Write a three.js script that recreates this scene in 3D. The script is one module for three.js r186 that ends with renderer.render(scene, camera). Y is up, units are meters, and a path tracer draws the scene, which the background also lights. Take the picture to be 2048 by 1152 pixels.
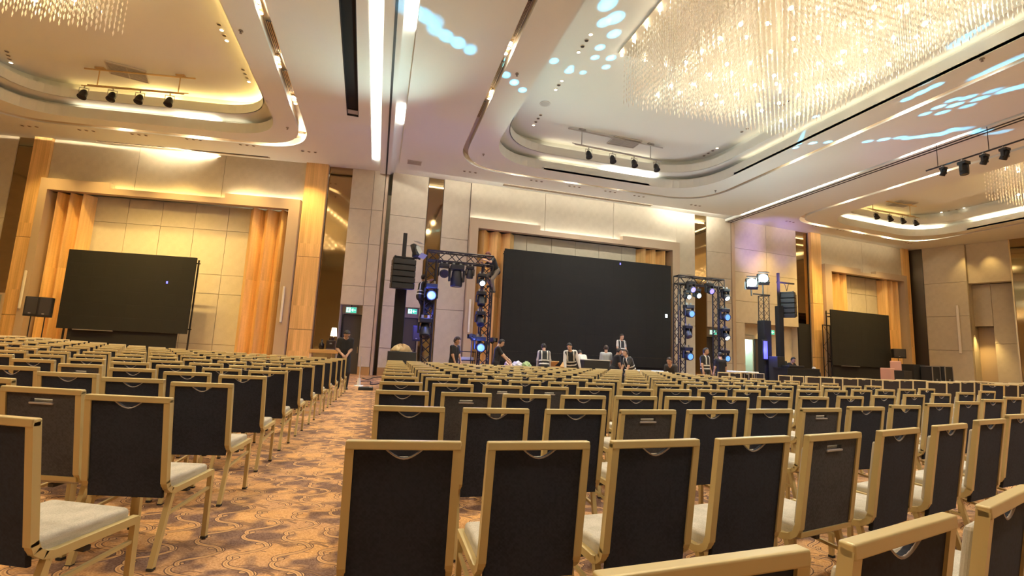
import * as THREE from 'three';
import { mergeGeometries } from 'three/addons/utils/BufferGeometryUtils.js';
import { RoundedBoxGeometry } from 'three/addons/geometries/RoundedBoxGeometry.js';
import { RectAreaLightUniformsLib } from 'three/addons/lights/RectAreaLightUniformsLib.js';

// ------------------------------------------------------------------ camera, exposure, main lights
const scene = new THREE.Scene();
scene.background = new THREE.Color(0x000000);
const EYE = 1.28, FOCAL = 960, PITCH = 7.75 * Math.PI / 180, ROLL = 2.7 * Math.PI / 180, YAW = 15.4 * Math.PI / 180;
const camera = new THREE.PerspectiveCamera(2 * Math.atan(576 / FOCAL) * 180 / Math.PI, 2048 / 1152, 0.05, 120);
camera.position.set(0, EYE, 0);
camera.rotation.set(PITCH, -YAW, ROLL, 'YXZ');
camera.updateMatrixWorld();
scene.add(camera);
const renderer = new THREE.WebGLRenderer({ antialias: true });
renderer.toneMapping = THREE.LinearToneMapping;
renderer.toneMappingExposure = 1.08;
renderer.shadowMap.enabled = true;
RectAreaLightUniformsLib.init();

const WARM = [1, 0.83, 0.58], AMBER = [1, 0.65, 0.21], SOFT = [1, 0.94, 0.82], NEUTRAL = [1, 0.92, 0.80], COOL = [0.74, 1, 0.97], MINT = [0.72, 1, 0.86];
const rgb = c => new THREE.Color().setRGB(c[0], c[1], c[2]);
function pointLight(p, c, I, radius = 3) {
  const l = new THREE.PointLight(rgb(c), I); l.position.set(...p); l.castShadow = true; l.shadow.radius = radius; l.name = 'point_light'; scene.add(l); return l;
}
function spotLight(p, t, c, I, deg, pen = 0.5, radius = 4) {
  const l = new THREE.SpotLight(rgb(c), I, 0, deg * Math.PI / 180, pen); l.position.set(...p); l.target.position.set(...t);
  l.castShadow = true; l.shadow.radius = radius; l.name = 'spot_light'; scene.add(l, l.target); return l;
}
function areaLight(p, t, w, h, c, I, roll = 0) {
  const l = new THREE.RectAreaLight(rgb(c), I, w, h); l.position.set(...p); l.lookAt(...t); if (roll) l.rotateZ(roll); l.name = 'area_light'; scene.add(l); return l;
}
const CEIL = 9.5;                                   // underside of the main ceiling
// the downlights of the three bays: wide warm spots in the ceiling
const BAYS = [
  { x: [-13.2, -9, -4.8], c: WARM, I: 142 }, { x: [5.0, 9.7, 14.2], c: SOFT, I: 140 }, { x: [24.2, 28, 31.8], c: WARM, I: 98 },
];
for (const b of BAYS) for (const x of b.x) for (const z of [-17.5, -11.5, -5.5, 0.5]) if (x !== b.x[1] || z < -15 || z > 0) spotLight([x, CEIL - 0.05, z], [x, 0, z + (z < -15 ? 2 : -0.3)], b.c, b.I * (z < -15 ? 0.7 : z > 0 ? 0.6 : z > -6 ? 0.9 : 1), 60, 0.9, 6);

// wall washers along the back walls
for (const x of [-14, -11.8, -9, -6.2, -3.6]) spotLight([x, CEIL - 0.05, -22.6 + 0.13 * (-x - 9) * -1], [x, 2.4, -24.3], AMBER, 60, 40, 0.9, 5);
for (const x of [1.2, 5.4, 9.8, 14.2, 18.2]) spotLight([x, CEIL - 0.05, -20.9], [x, 2.5, -23], SOFT, 6, 40, 0.9, 5);
for (const x of [22, 25, 28, 31]) spotLight([x, CEIL - 0.05, -21.3], [x, 2.5, -23.6], AMBER, 60, 38, 0.9, 5);
// mint-tinted spots added near the stage to cool the tone of the ceilings
spotLight([19.2, 5.2, -17.5], [8, CEIL + 1, -10], MINT, 16, 44, 0.9, 10); spotLight([3, 4.8, -17.6], [9, CEIL + 1, -13], MINT, 74, 44, 0.9, 10); spotLight([0.8, 6.9, -16.4], [-2.5, CEIL, -10], MINT, 42, 58, 0.9, 10);
// violet stage wash on the wall and ceiling beside the white floodlights
spotLight([17.2, 4.4, -17.2], [22, 8.6, -23], [0.42, 0.3, 1], 230, 17, 0.9, 6); spotLight([17.2, 4.4, -17.2], [18.6, CEIL, -11], [0.62, 0.34, 1], 18, 24, 0.9, 6);

// ------------------------------------------------------------------ helpers
let seed = 7;
const rnd = () => (seed = (seed * 16807) % 2147483647) / 2147483647;
const used = new Map();
function numbered(n) { const k = used.get(n) || 0; used.set(n, k + 1); return k ? n + '_' + String(k).padStart(3, '0') : n; }
function mesh(name, geo, mat, parent) {
  const m = new THREE.Mesh(geo, mat); m.castShadow = m.receiveShadow = true;
  m.name = parent && parent !== scene ? name : numbered(name); (parent || scene).add(m); return m;
}
function thing(name, label, category, pos = [0, 0, 0], turn = 0, group) {
  const g = new THREE.Group(); g.name = numbered(name); g.position.set(...pos); g.rotation.y = turn;
  g.userData = { label, category }; if (group) g.userData.group = group; scene.add(g); return g;
}
function structure(name, pos = [0, 0, 0], turn = 0) {
  const g = new THREE.Group(); g.name = numbered(name); g.position.set(...pos); g.rotation.y = turn; g.userData = { kind: 'structure' }; scene.add(g); return g;
}
function copyOf(o, pos, turn, label, group) {
  const c = o.clone(); c.name = numbered(o.name.replace(/_\d{3}$/, '')); c.userData = { ...o.userData };
  if (label) c.userData.label = label; if (group) c.userData.group = group;
  c.position.set(...pos); if (turn !== undefined) c.rotation.y = turn; scene.add(c); return c;
}
const bx = (w, h, d, x = 0, y = 0, z = 0) => new THREE.BoxGeometry(w, h, d).translate(x, y, z);
const rbx = (w, h, d, x = 0, y = 0, z = 0, r = 0.01, s = 2) => new RoundedBoxGeometry(w, h, d, s, r).translate(x, y, z);
const cyl = (r0, r1, h, x = 0, y = 0, z = 0, n = 12) => new THREE.CylinderGeometry(r0, r1, h, n).translate(x, y, z);
const V = (...a) => new THREE.Vector3(...a);
function rod(a, b, r, n = 6) {                       // round bar between two points
  const A = V(...a), B = V(...b), d = B.clone().sub(A), g = new THREE.CylinderGeometry(r, r, d.length(), n);
  g.applyQuaternion(new THREE.Quaternion().setFromUnitVectors(V(0, 1, 0), d.normalize())); return g.translate((A.x + B.x) / 2, (A.y + B.y) / 2, (A.z + B.z) / 2);
}
function bar(a, b, w, t) {                           // rectangular bar between two points of the yz plane at x
  const A = V(...a), B = V(...b), d = B.clone().sub(A), L = d.length(), g = new THREE.BoxGeometry(w, L, t);
  g.applyQuaternion(new THREE.Quaternion().setFromUnitVectors(V(0, 1, 0), d.normalize())); return g.translate((A.x + B.x) / 2, (A.y + B.y) / 2, (A.z + B.z) / 2);
}
const merge = l => mergeGeometries(l.map(g => { const q = g.index ? g.toNonIndexed() : g; for (const k of Object.keys(q.attributes)) if (!['position', 'normal', 'uv'].includes(k)) q.deleteAttribute(k); return q; }));
const std = (c, rough = 0.8, metal = 0, extra = {}) => new THREE.MeshStandardMaterial({ color: rgb(c), roughness: rough, metalness: metal, ...extra });
const glow = (c, I, base = [0.8, 0.8, 0.8]) => new THREE.MeshStandardMaterial({ color: rgb(base), emissive: rgb(c), emissiveIntensity: I, roughness: 0.5 });

// a seen direction and the point where it meets a plane
function ray(px, py) { return V(px - 1024, -(py - 576), -FOCAL).applyEuler(camera.rotation); }
function onY(px, py, y) { const r = ray(px, py), t = (y - EYE) / r.y; return [r.x * t, y, r.z * t]; }
function onZ(px, py, z) { const r = ray(px, py), t = z / r.z; return [r.x * t, EYE + r.y * t, z]; }
class Face {                                         // a straight stretch of wall: s runs along it, n points into the room
  constructor(a, b) {
    this.a = V(a[0], 0, a[1]); const d = V(b[0] - a[0], 0, b[1] - a[1]); this.len = d.length(); this.u = d.normalize();
    this.n = V(-this.u.z, 0, this.u.x); this.turn = Math.atan2(-this.u.z, this.u.x);
  }
  at(px, py, off = 0) {
    const r = ray(px, py), q = this.a.clone().addScaledVector(this.n, off).sub(V(0, EYE, 0)), t = q.dot(this.n) / r.dot(this.n);
    const P = V(0, EYE, 0).addScaledVector(r, t); return [P.clone().sub(this.a).dot(this.u), P.y];
  }
  world(s, y, off = 0) { const p = this.a.clone().addScaledVector(this.u, s).addScaledVector(this.n, off); return [p.x, y, p.z]; }
}

// ------------------------------------------------------------------ textures
function noise2(n, cells, sd) {                      // tileable value noise
  let s = sd; const r = () => (s = (s * 16807) % 2147483647) / 2147483647, g = Array.from({ length: cells * cells }, r), o = new Float32Array(n * n);
  const sm = t => t * t * (3 - 2 * t);
  for (let y = 0; y < n; y++) for (let x = 0; x < n; x++) {
    const fx = x / n * cells, fy = y / n * cells, x0 = fx | 0, y0 = fy | 0, x1 = (x0 + 1) % cells, y1 = (y0 + 1) % cells, a = sm(fx - x0), b = sm(fy - y0);
    o[y * n + x] = (g[y0 * cells + x0] * (1 - a) + g[y0 * cells + x1] * a) * (1 - b) + (g[y1 * cells + x0] * (1 - a) + g[y1 * cells + x1] * a) * b;
  }
  return o;
}
function dataTex(n, fn) {
  const d = new Uint8Array(n * n * 4);
  for (let y = 0; y < n; y++) for (let x = 0; x < n; x++) { const c = fn(x, y), k = (y * n + x) * 4; d[k] = c[0]; d[k + 1] = c[1]; d[k + 2] = c[2]; d[k + 3] = 255; }
  const t = new THREE.DataTexture(d, n, n); t.colorSpace = THREE.SRGBColorSpace; t.wrapS = t.wrapT = THREE.RepeatWrapping; t.magFilter = THREE.LinearFilter; t.minFilter = THREE.LinearMipmapLinearFilter; t.generateMipmaps = true; t.needsUpdate = true; return t;
}
const clamp = v => Math.max(0, Math.min(255, v));
function carpetTexture() {                           // interlocking rope links over blotched ground, 2.4 m tile
  const n = 1536, cv = document.createElement('canvas'); cv.width = cv.height = n; const g = cv.getContext('2d');
  const n1 = noise2(n, 6, 11), n2 = noise2(n, 24, 12), n3 = noise2(n, 300, 13), n4 = noise2(n, 9, 17), im = g.createImageData(n, n);
  for (let i = 0; i < n * n; i++) {
    let d = n1[i] * 0.55 + n2[i] * 0.45, k = d < 0.51 ? (0.51 - d) * 3.4 : 0; k = Math.min(0.62, k); const w = (n3[i] - 0.5) * 40, o = (n4[i] - 0.5) * 30;
    im.data[i * 4] = clamp((194 + o) * (1 - k) + 66 * k + w); im.data[i * 4 + 1] = clamp((146 + o * 0.7) * (1 - k) + 48 * k + w); im.data[i * 4 + 2] = clamp(94 * (1 - k) + 52 * k + w); im.data[i * 4 + 3] = 255;
  }
  g.putImageData(im, 0, 0);
  const W = n / 8, H = n / 5; g.lineCap = g.lineJoin = 'round';
  const chain = (x, y) => { g.beginPath(); g.moveTo(x - W * 0.34, y - H * 0.5); g.bezierCurveTo(x - W * 0.52, y - H * 0.30, x - W * 0.02, y - H * 0.34, x + W * 0.20, y - H * 0.20); g.bezierCurveTo(x + W * 0.46, y - H * 0.06, x + W * 0.34, y + H * 0.08, x + W * 0.06, y + H * 0.05); };
  const hook = (x, y) => { g.beginPath(); g.moveTo(x + W * 0.30, y - H * 0.06); g.bezierCurveTo(x + W * 0.22, y + H * 0.16, x - W * 0.12, y + H * 0.14, x - W * 0.30, y + H * 0.26); g.bezierCurveTo(x - W * 0.44, y + H * 0.36, x - W * 0.42, y + H * 0.46, x - W * 0.22, y + H * 0.54); };
  const leaf = (x, y, k) => { g.beginPath(); g.moveTo(x + W * 0.30, y + H * (0.02 + 0.10 * k)); g.bezierCurveTo(x + W * 0.42, y + H * (0.10 + 0.08 * k), x + W * 0.56, y + H * 0.02, x + W * 0.74, y - H * (0.10 - 0.16 * k)); };
  const strokes = (path, l) => { for (const [w, st] of l) { g.lineWidth = w; g.strokeStyle = st; path(); g.stroke(); } };
  for (let j = -1; j <= 5; j++) for (let i = -1; i <= 8; i++) {
    const x = (i + 0.5) * W + ((j * 37 + i * 11) % 13) - 6, y = (j + 0.5) * H + ((i & 1) ? H * 0.12 : 0);
    for (const k of [0, 1]) strokes(() => leaf(x, y, k), [[13, 'rgba(88,60,46,0.75)'], [6, 'rgba(150,112,74,0.8)']]);
    for (const d of [-0.25, 0.25]) { g.lineWidth = 6; g.strokeStyle = 'rgba(96,66,50,0.7)'; g.beginPath(); g.moveTo(x - W * 0.1, y + H * d); g.quadraticCurveTo(x + W * 0.12, y + H * (d + 0.05), x + W * 0.34, y + H * (d - 0.04)); g.stroke(); }
    const rope = [[27, 'rgba(78,52,42,0.85)'], [18, 'rgba(204,160,108,1)'], [7, 'rgba(168,124,80,0.8)']]; strokes(() => chain(x, y), rope); strokes(() => hook(x, y), rope);
  }
  const t = new THREE.CanvasTexture(cv); t.colorSpace = THREE.SRGBColorSpace; t.wrapS = t.wrapT = THREE.RepeatWrapping; return t;
}
function woodTexture() {
  const n = 512, a = noise2(n, 64, 3), b = noise2(n, 8, 4), c = noise2(n, 128, 5);
  return dataTex(n, (x, y) => { const i = ((y >> 4) * n + x), j = y * n + x, v = (a[i] - 0.5) * 26 + (b[((y >> 2) * n + x)] - 0.5) * 26 + (c[j] - 0.5) * 8; return [clamp(234 + v), clamp(192 + v * 0.95), clamp(126 + v * 0.8)]; });
}
function clothTexture(r, g, b, amp) {
  const n = 256, a = noise2(n, 128, 21), c = noise2(n, 8, 22);
  return dataTex(n, (x, y) => { const v = (a[y * n + x] - 0.5) * amp + (c[y * n + x] - 0.5) * amp * 0.7 + ((x + y) % 4 < 2 ? amp * 0.1 : -amp * 0.1); return [clamp(r + v), clamp(g + v), clamp(b + v)]; });
}
const wood = std([1, 1, 1], 0.42, 0, { map: woodTexture() });
const fabric = std([1, 1, 1], 0.9, 0, { map: clothTexture(201, 192, 171, 10) });
const paint = std([0.72, 0.745, 0.70], 0.75), lacquer = std([0.50, 0.39, 0.27], 0.45), brass = std([0.70, 0.52, 0.27], 0.34, 0.9);
const mirror = std([0.40, 0.29, 0.15], 0.06, 1), dark = std([0.02, 0.02, 0.02], 0.6), darkGap = std([0.30, 0.235, 0.165], 0.9);
const blackMetal = std([0.022, 0.021, 0.022], 0.45, 0.3), blackCloth = std([0.010, 0.0095, 0.0095], 0.95), doorMat = std([0.07, 0.06, 0.055], 0.6);
// ------------------------------------------------------------------ floor and the far shell of the room
// the carpet rises very slightly towards the outer ends of the seating
const tilt = (x, z) => { const d = Math.min(50, Math.abs(Math.atan2(x, Math.max(0.3, -z)) * 180 / Math.PI - 15)); return Math.tan(0.62 * Math.PI / 180 * Math.pow(d / 44, 3.5)); };
function lift(x, z) { const D = Math.hypot(x, z), s = v => v * v * (3 - 2 * v); return D * tilt(x, z) * s(Math.max(0, Math.min(1, (23 - D) / 5))) * s(Math.max(0, Math.min(1, (-z - 0.2) / 2))); }
{
  const g = new THREE.PlaneGeometry(62, 36, 310, 180).rotateX(-Math.PI / 2).translate(9, 0, -9), uv = g.attributes.uv, p = g.attributes.position;
  for (let i = 0; i < uv.count; i++) { uv.setXY(i, p.getX(i) / 2.05, p.getZ(i) / 2.05); p.setY(i, lift(p.getX(i), p.getZ(i))); }
  g.computeVertexNormals(); const f = structure('floor'), carpet = std([1, 1, 1], 0.95, 0, { map: carpetTexture() }); mesh('carpet', g, carpet, f); mesh('floor_slab', bx(62, 0.2, 36, 9, -0.12, -9), darkGap, f);
}
const FL = new Face([-16, -25.15], [0, -23]), FC = new Face([0, -23], [19.5, -22.95]), FR = new Face([19.5, -22.95], [35.1, -24.15]), FS = new Face([35.1, -24.15], [37.3, -18]);
for (const [n, g] of [['wall_rear', bx(62, 12, 0.3, 9, 6, 8.5)], ['wall_left', bx(0.3, 12, 36, -21, 6, -9)], ['wall_back', bx(62, 12, 0.3, 9, 6, -26.9)], ['wall_right', bx(0.3, 12, 27, 39.5, 6, -4.6)]]) mesh(n, g, fabric).userData = { kind: 'structure' };
function wallBox(w, name, s0, s1, y0, y1, z0, z1, m) {
  const g = new THREE.BoxGeometry(s1 - s0, y1 - y0, z1 - z0), p = g.attributes.position, uv = g.attributes.uv, nn = g.attributes.normal;
  for (let i = 0; i < p.count; i++) uv.setXY(i, (Math.abs(nn.getX(i)) > 0.5 ? p.getZ(i) : p.getX(i) + s0 * 0.37) / 1.3, (p.getY(i) + y0 * 0.31) / (m === wood ? 4 : 1.3));
  return mesh(name, g.translate((s0 + s1) / 2, (y0 + y1) / 2, (z0 + z1) / 2), m, w);
}
function panels(w, ss, ys, z0, z1, m = fabric) {     // upholstered panels with open joints
  const q = 0.009;
  wallBox(w, 'panel_backing', ss[0], ss[ss.length - 1], ys[0], ys[ys.length - 1], z0 - 0.06, z0, darkGap);
  for (let i = 0; i + 1 < ss.length; i++) for (let j = 0; j + 1 < ys.length; j++) wallBox(w, 'wall_panel', ss[i] + q, ss[i + 1] - q, ys[j] + q, ys[j + 1] - q, z0, z1, m);
}
function wallStrip(w, F, s0, s1, y, off, c, I) {     // an LED strip lying on a ledge, shining up
  const m = glow(c, 1.5); wallBox(w, 'light_strip', s0, s1, y - 0.02, y, off - 0.03, off + 0.03, m);
  const P = F.world((s0 + s1) / 2, y + 0.02, off); const l = areaLight(P, [P[0], P[1] + 1, P[2]], s1 - s0, 0.06, c, I); l.rotation.set(0, 0, 0); l.rotation.order = 'YXZ'; l.rotation.y = F.turn; l.rotation.x = Math.PI / 2; return l;
}
const TOP = 9.66;
function feature(w, F, o) {                          // the big portal that each bay's back wall carries
  for (const [a, b] of o.pil) { panels(w, [a, b], [0, 1.9, 5.2, TOP], 0.05, 0.22, wood); }
  panels(w, o.upper, [7.45, TOP], 0.02, 0.1);
  for (const [a, b, y, lit] of o.steps) {
    wallBox(w, 'portal_lintel', a, b, 7.3, y, 0.1, 0.42, lacquer);
    if (lit) wallStrip(w, F, a + 0.05, b - 0.05, y + 0.02, 0.2, lit[0], lit[1]);
  }
  const [f0, f1] = [o.steps[0][0], o.steps[o.steps.length - 1][1]], [n0, n1] = o.niche;
  wallBox(w, 'portal_jamb', f0, n0, 0, 7.3, -0.4, 0.42, lacquer); wallBox(w, 'portal_jamb', n1, f1, 0, 7.3, -0.4, 0.42, lacquer);
  const cols = []; const k = Math.round((n1 - n0) / 1.42); for (let i = 0; i <= k; i++) cols.push(n0 + (n1 - n0) * i / k);
  panels(w, cols, [0, 1.05, 3.3, 4.17, 6.22, 7.36], -0.4, -0.32);
  for (const [a, b] of o.folds) for (let i = 0; i < 3; i++) {      // three folds of veneer each side
    const x0 = a + (b - a) * i / 3, x1 = a + (b - a) * (i + 1) / 3, sh = new THREE.Shape([[x0, -0.3], [(x0 + x1) / 2, 0.2], [x1, -0.3]].map(q => new THREE.Vector2(q[0], -q[1])));
    const g = new THREE.ExtrudeGeometry(sh, { depth: 7.29, bevelEnabled: false }).rotateX(-Math.PI / 2), p = g.attributes.position, uv = g.attributes.uv;
    for (let j = 0; j < uv.count; j++) uv.setXY(j, (p.getX(j) + p.getZ(j)) / 1.3, p.getY(j) / 4);
    mesh('veneer_fold', g, wood, w);
  }
  for (const s of o.sconces) {
    const P = F.world(s, 2.15, 0.47), t = thing('wall_sconce', o.sconceLabel[o.sconces.indexOf(s)], 'wall light', P, F.turn);
    mesh('light_tube', rbx(0.10, 1.6, 0.07, 0, 0.8, 0.02, 0.03), std([0.82, 0.78, 0.68], 0.35), t); for (const y of [0.25, 1.35]) mesh('wall_bracket', bx(0.06, 0.12, 0.06, 0, y, -0.025), brass, t);
  }
}
const wallOf = (n, F) => structure(n, [F.a.x, 0, F.a.z], F.turn);
const wL = wallOf('wall_back_left', FL), wC = wallOf('wall_back_centre', FC), wR = wallOf('wall_back_right', FR), wS = wallOf('wall_side_right', FS);
// left bay
panels(wL, [-3.2, -1.4, 0.28], [0, 3.18, 6, TOP], -0.1, 0);
{ const q = [-0.9, 1.12], g = structure('door_5', FL.world(0.1, 0, 0.35), FL.turn); mesh('door_glass', bx(2.0, 2.7, 0.04, 0, 1.35, 0), std([0.34, 0.36, 0.30], 0.25), g); mesh('door_frame', merge([bx(2.1, 0.08, 0.08, 0, 2.74, 0), bx(0.06, 2.7, 0.08, 1.02, 1.35, 0), bx(0.06, 2.7, 0.08, -1.02, 1.35, 0)]), lacquer, g); }
wallBox(wL, 'mirror_strip', 0.28, 1.05, 0, TOP, -0.1, -0.04, mirror);
feature(wL, FL, { pil: [[1.05, 1.75], [12.35, 13.35]], upper: [1.75, 5.2, 8.8, 12.35], steps: [[1.75, 4.42, 7.8], [4.42, 9.1, 7.57, [AMBER, 22]], [9.1, 12.32, 7.78, [WARM, 22]]], niche: [2.05, 11.85], folds: [[2.06, 3.56], [10, 11.84]], sconces: [1.88, 12.06], sconceLabel: ['pale light bar on the left jamb of the amber-lit left portal', 'pale light bar on the right jamb of the amber-lit left portal'] });
wallBox(wL, 'mirror_strip', 13.35, 14.4, 0, TOP, -0.1, -0.04, mirror);
panels(wL, [14.4, 15.42, 15.95], [3.15, 4.03, 6.03, 7.7, TOP], -0.1, 0);
panels(wL, [15.42, 15.95], [0.36, 1.25, 3.15], -0.1, 0); wallBox(wL, 'baseboard', 15.42, 15.95, 0, 0.36, -0.1, 0.02, brass);
wallBox(wL, 'partition_post', 15.98, 16.1, 0, TOP, -0.2, 0.05, lacquer);
// centre bay
panels(wC, [0.14, 0.78], [0.36, 1.25, 3.2], -0.1, 0); wallBox(wC, 'baseboard', 0.14, 0.78, 0, 0.36, -0.1, 0.02, brass);
panels(wC, [0.14, 1.86], [3.2, 4.4, 6.15, 7.55, TOP], -0.1, 0);
wallBox(wC, 'mirror_strip', 1.88, 2.6, 0, TOP, -0.1, -0.04, mirror);
panels(wC, [2.62, 3.95], [0, 3.2, 6.7, TOP], -0.1, 0.05);
feature(wC, FC, { pil: [], upper: [3.97, 7.9, 11.8, 15.7], steps: [[3.97, 7.57, 7.78, [NEUTRAL, 12]], [7.57, 12.21, 7.54, [NEUTRAL, 12]], [12.21, 15.7, 7.77, [NEUTRAL, 9]]], niche: [4.38, 15.26], folds: [[4.4, 6.4], [13.4, 15.24]], sconces: [4.17, 15.47], sconceLabel: ['pale light bar beside the lighting truss left of the largest screen', 'pale light bar between the largest screen and the right lighting truss'] });
panels(wC, [15.72, 16.94], [0, 3.25, 6.1, TOP], -0.1, 0.05);
wallBox(wC, 'mirror_strip', 16.95, 17.74, 0, TOP, -0.1, -0.04, mirror);
panels(wC, [17.76, 19.4], [3.27, 4.7, 6.1, 7.6, TOP], -0.1, 0); panels(wC, [18.62, 19.4], [0, 1.3, 3.27], -0.1, 0);
wallBox(wC, 'partition_post', 19.42, 19.62, 0, TOP, -0.2, 0.06, lacquer);
// right bay
panels(wR, [0.18, 2.6, 5.05], [3.65, 4.9, 6.6, 8, TOP], -0.1, 0); panels(wR, [0.18, 0.84], [0, 1.3, 3.65], -0.1, 0);
wallBox(wR, 'mirror_strip', 5.06, 6.03, 3.9, TOP, -0.1, -0.04, mirror); wallBox(wR, 'black_drape', 5.06, 6.03, 0, 3.9, -0.1, -0.03, blackCloth);
feature(wR, FR, { pil: [[6.05, 6.92], [14.65, 15.32]], upper: [6.93, 10.8, 14.65], steps: [[6.93, 10.12, 7.72], [10.12, 11.58, 7.5], [11.58, 14.63, 7.7]], niche: [7.5, 14.33], folds: [[7.55, 9.4], [12.66, 14.3]], sconces: [], sconceLabel: [] });
// right-hand side wall: bronze return, plain bay, deep recess, mirror
wallBox(wS, 'mirror_strip', 0, 0.72, 0, TOP, -0.1, -0.04, std([0.10, 0.075, 0.045], 0.3, 0.8));
panels(wS, [0.74, 2.9], [0, 2.8, 5, 7.2, TOP], -0.3, 0);
wallBox(wS, 'recess_side', 2.86, 2.9, 4.4, TOP, -1.2, -0.3, fabric);
wallBox(wS, 'recess_header', 2.92, 4.92, 7.1, TOP, -0.9, -0.25, fabric);
panels(wS, [3.75, 4.92], [0, 3.3, 7.1], -1.25, -1.15); wallBox(wS, 'recess_panel', 2.9, 3.75, 4.4, 7.1, -1.25, -1.1, fabric);
wallBox(wS, 'door_leaf', 2.9, 3.75, 0, 2.6, -1.9, -1.8, lacquer); wallBox(wS, 'door_reveal', 2.86, 2.9, 0, 4.4, -1.9, -0.3, fabric); wallBox(wS, 'door_header', 2.9, 3.75, 2.6, 4.4, -1.95, -1.85, lacquer);
wallBox(wS, 'mirror_strip', 4.92, 6.5, 0, TOP, -0.3, -0.2, mirror); wallBox(wS, 'mirror_trim', 4.88, 4.94, 0, TOP, -0.3, -0.12, brass);
wallBox(wS, 'recess_end', 4.9, 4.94, 0, TOP, -1.3, -0.3, fabric);
panels(wS, [6.5, 9, 12, 16, 20, 24, 28], [0, 3.3, 7.1, TOP], -0.3, 0);
{ const t = thing('wall_sconce', 'long pale light bar on the grey side wall at far right', 'wall light', FS.world(2.35, 2.6, 0.06), FS.turn); mesh('light_tube', rbx(0.14, 3.1, 0.08, 0, 1.55, 0.02, 0.03), std([0.8, 0.76, 0.66], 0.35), t); for (const y of [0.5, 2.6]) mesh('wall_bracket', bx(0.06, 0.12, 0.06, 0, y, -0.03), brass, t); }

// door recesses with their exit signs
function doorway(w, n, s0, s1, top, depth, leafTop) {
  wallBox(w, 'door_reveal', s0 - 0.05, s0, 0, top, -depth, -0.1, fabric); wallBox(w, 'door_reveal', s1, s1 + 0.05, 0, top, -depth, -0.1, fabric); wallBox(w, 'door_soffit', s0 - 0.05, s1 + 0.05, top, top + 0.05, -depth, -0.1, fabric);
  wallBox(w, 'recess_back', s0, s1, leafTop, top, -depth - 0.06, -depth, fabric);
}
const doorN = { n: 0 };
function doorLeaf(F, s0, s1, y1, off) {
  const g = structure('door_' + (++doorN.n), F.world((s0 + s1) / 2, 0, off), F.turn), W = s1 - s0;
  mesh('door_leaf', bx(W - 0.02, y1, 0.05, 0, y1 / 2, 0), doorMat, g); mesh('door_frame', merge([bx(0.05, y1 + 0.05, 0.09, -W / 2, y1 / 2, 0), bx(0.05, y1 + 0.05, 0.09, W / 2, y1 / 2, 0), bx(W, 0.05, 0.09, 0, y1 + 0.02, 0)]), dark, g);
  mesh('door_handle', rod([W / 2 - 0.12, 0.95, 0.06], [W / 2 - 0.12, 1.25, 0.06], 0.015), brass, g);
}
doorway(wL, 1, 14.42, 15.4, 3.15, 0.6, 2.72); doorLeaf(FL, 14.5, 15.38, 2.7, -0.58);
doorway(wC, 2, 0.8, 1.86, 3.2, 0.6, 2.72); doorLeaf(FC, 0.86, 1.84, 2.7, -0.58);
doorway(wC, 3, 17.78, 18.6, 3.27, 0.6, 2.72); doorLeaf(FC, 17.82, 18.58, 2.7, -0.58);
const [cd0] = FR.at(1487, 700, -0.4), [cd1] = FR.at(1509, 700, -0.4);
doorway(wR, 4, 0.86, 5.05, 3.65, 0.5, 3.65);
wallBox(wR, 'recess_back', cd1, 5.05, 0, 3.65, -0.56, -0.5, fabric); wallBox(wR, 'recess_back', 0.86, cd1, 2.75, 3.65, -0.56, -0.5, fabric); wallBox(wR, 'recess_back', 0.86, cd0, 0, 2.75, -0.56, -0.5, fabric); doorLeaf(FR, cd1 + 0.08, cd1 + 0.95, 2.75, -0.44);
{ // lit service corridor beyond the open doorway
  const cm = (cd0 + cd1) / 2, P = FR.world(cm, 0, -0.55); const g = structure('corridor', P, FR.turn), mint = std([0.72, 0.84, 0.76], 0.6);
  for (const b of [bx(0.06, 3, 1.6, -0.45, 1.5, -0.75), bx(0.06, 3, 1.6, 0.45, 1.5, -0.75), bx(0.9, 0.06, 1.6, 0, 3, -0.75), bx(0.9, 3, 0.06, 0, 1.5, -1.5)]) mesh('corridor_wall', b, mint, g);
  mesh('ceiling_lamp', bx(0.7, 0.04, 0.5, 0, 2.93, -0.6), glow([0.85, 1, 0.9], 3), g); const Q = FR.world(cm, 2.88, -1.15); areaLight(Q, [Q[0], 0, Q[2] - 0.01], 0.7, 0.5, [0.85, 1, 0.9], 14);
  mesh('corridor_notice', bx(0.72, 0.6, 0.02, 0.1, 2.25, -0.9), glow([0.9, 1, 0.95], 0.8), g);
}
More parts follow.
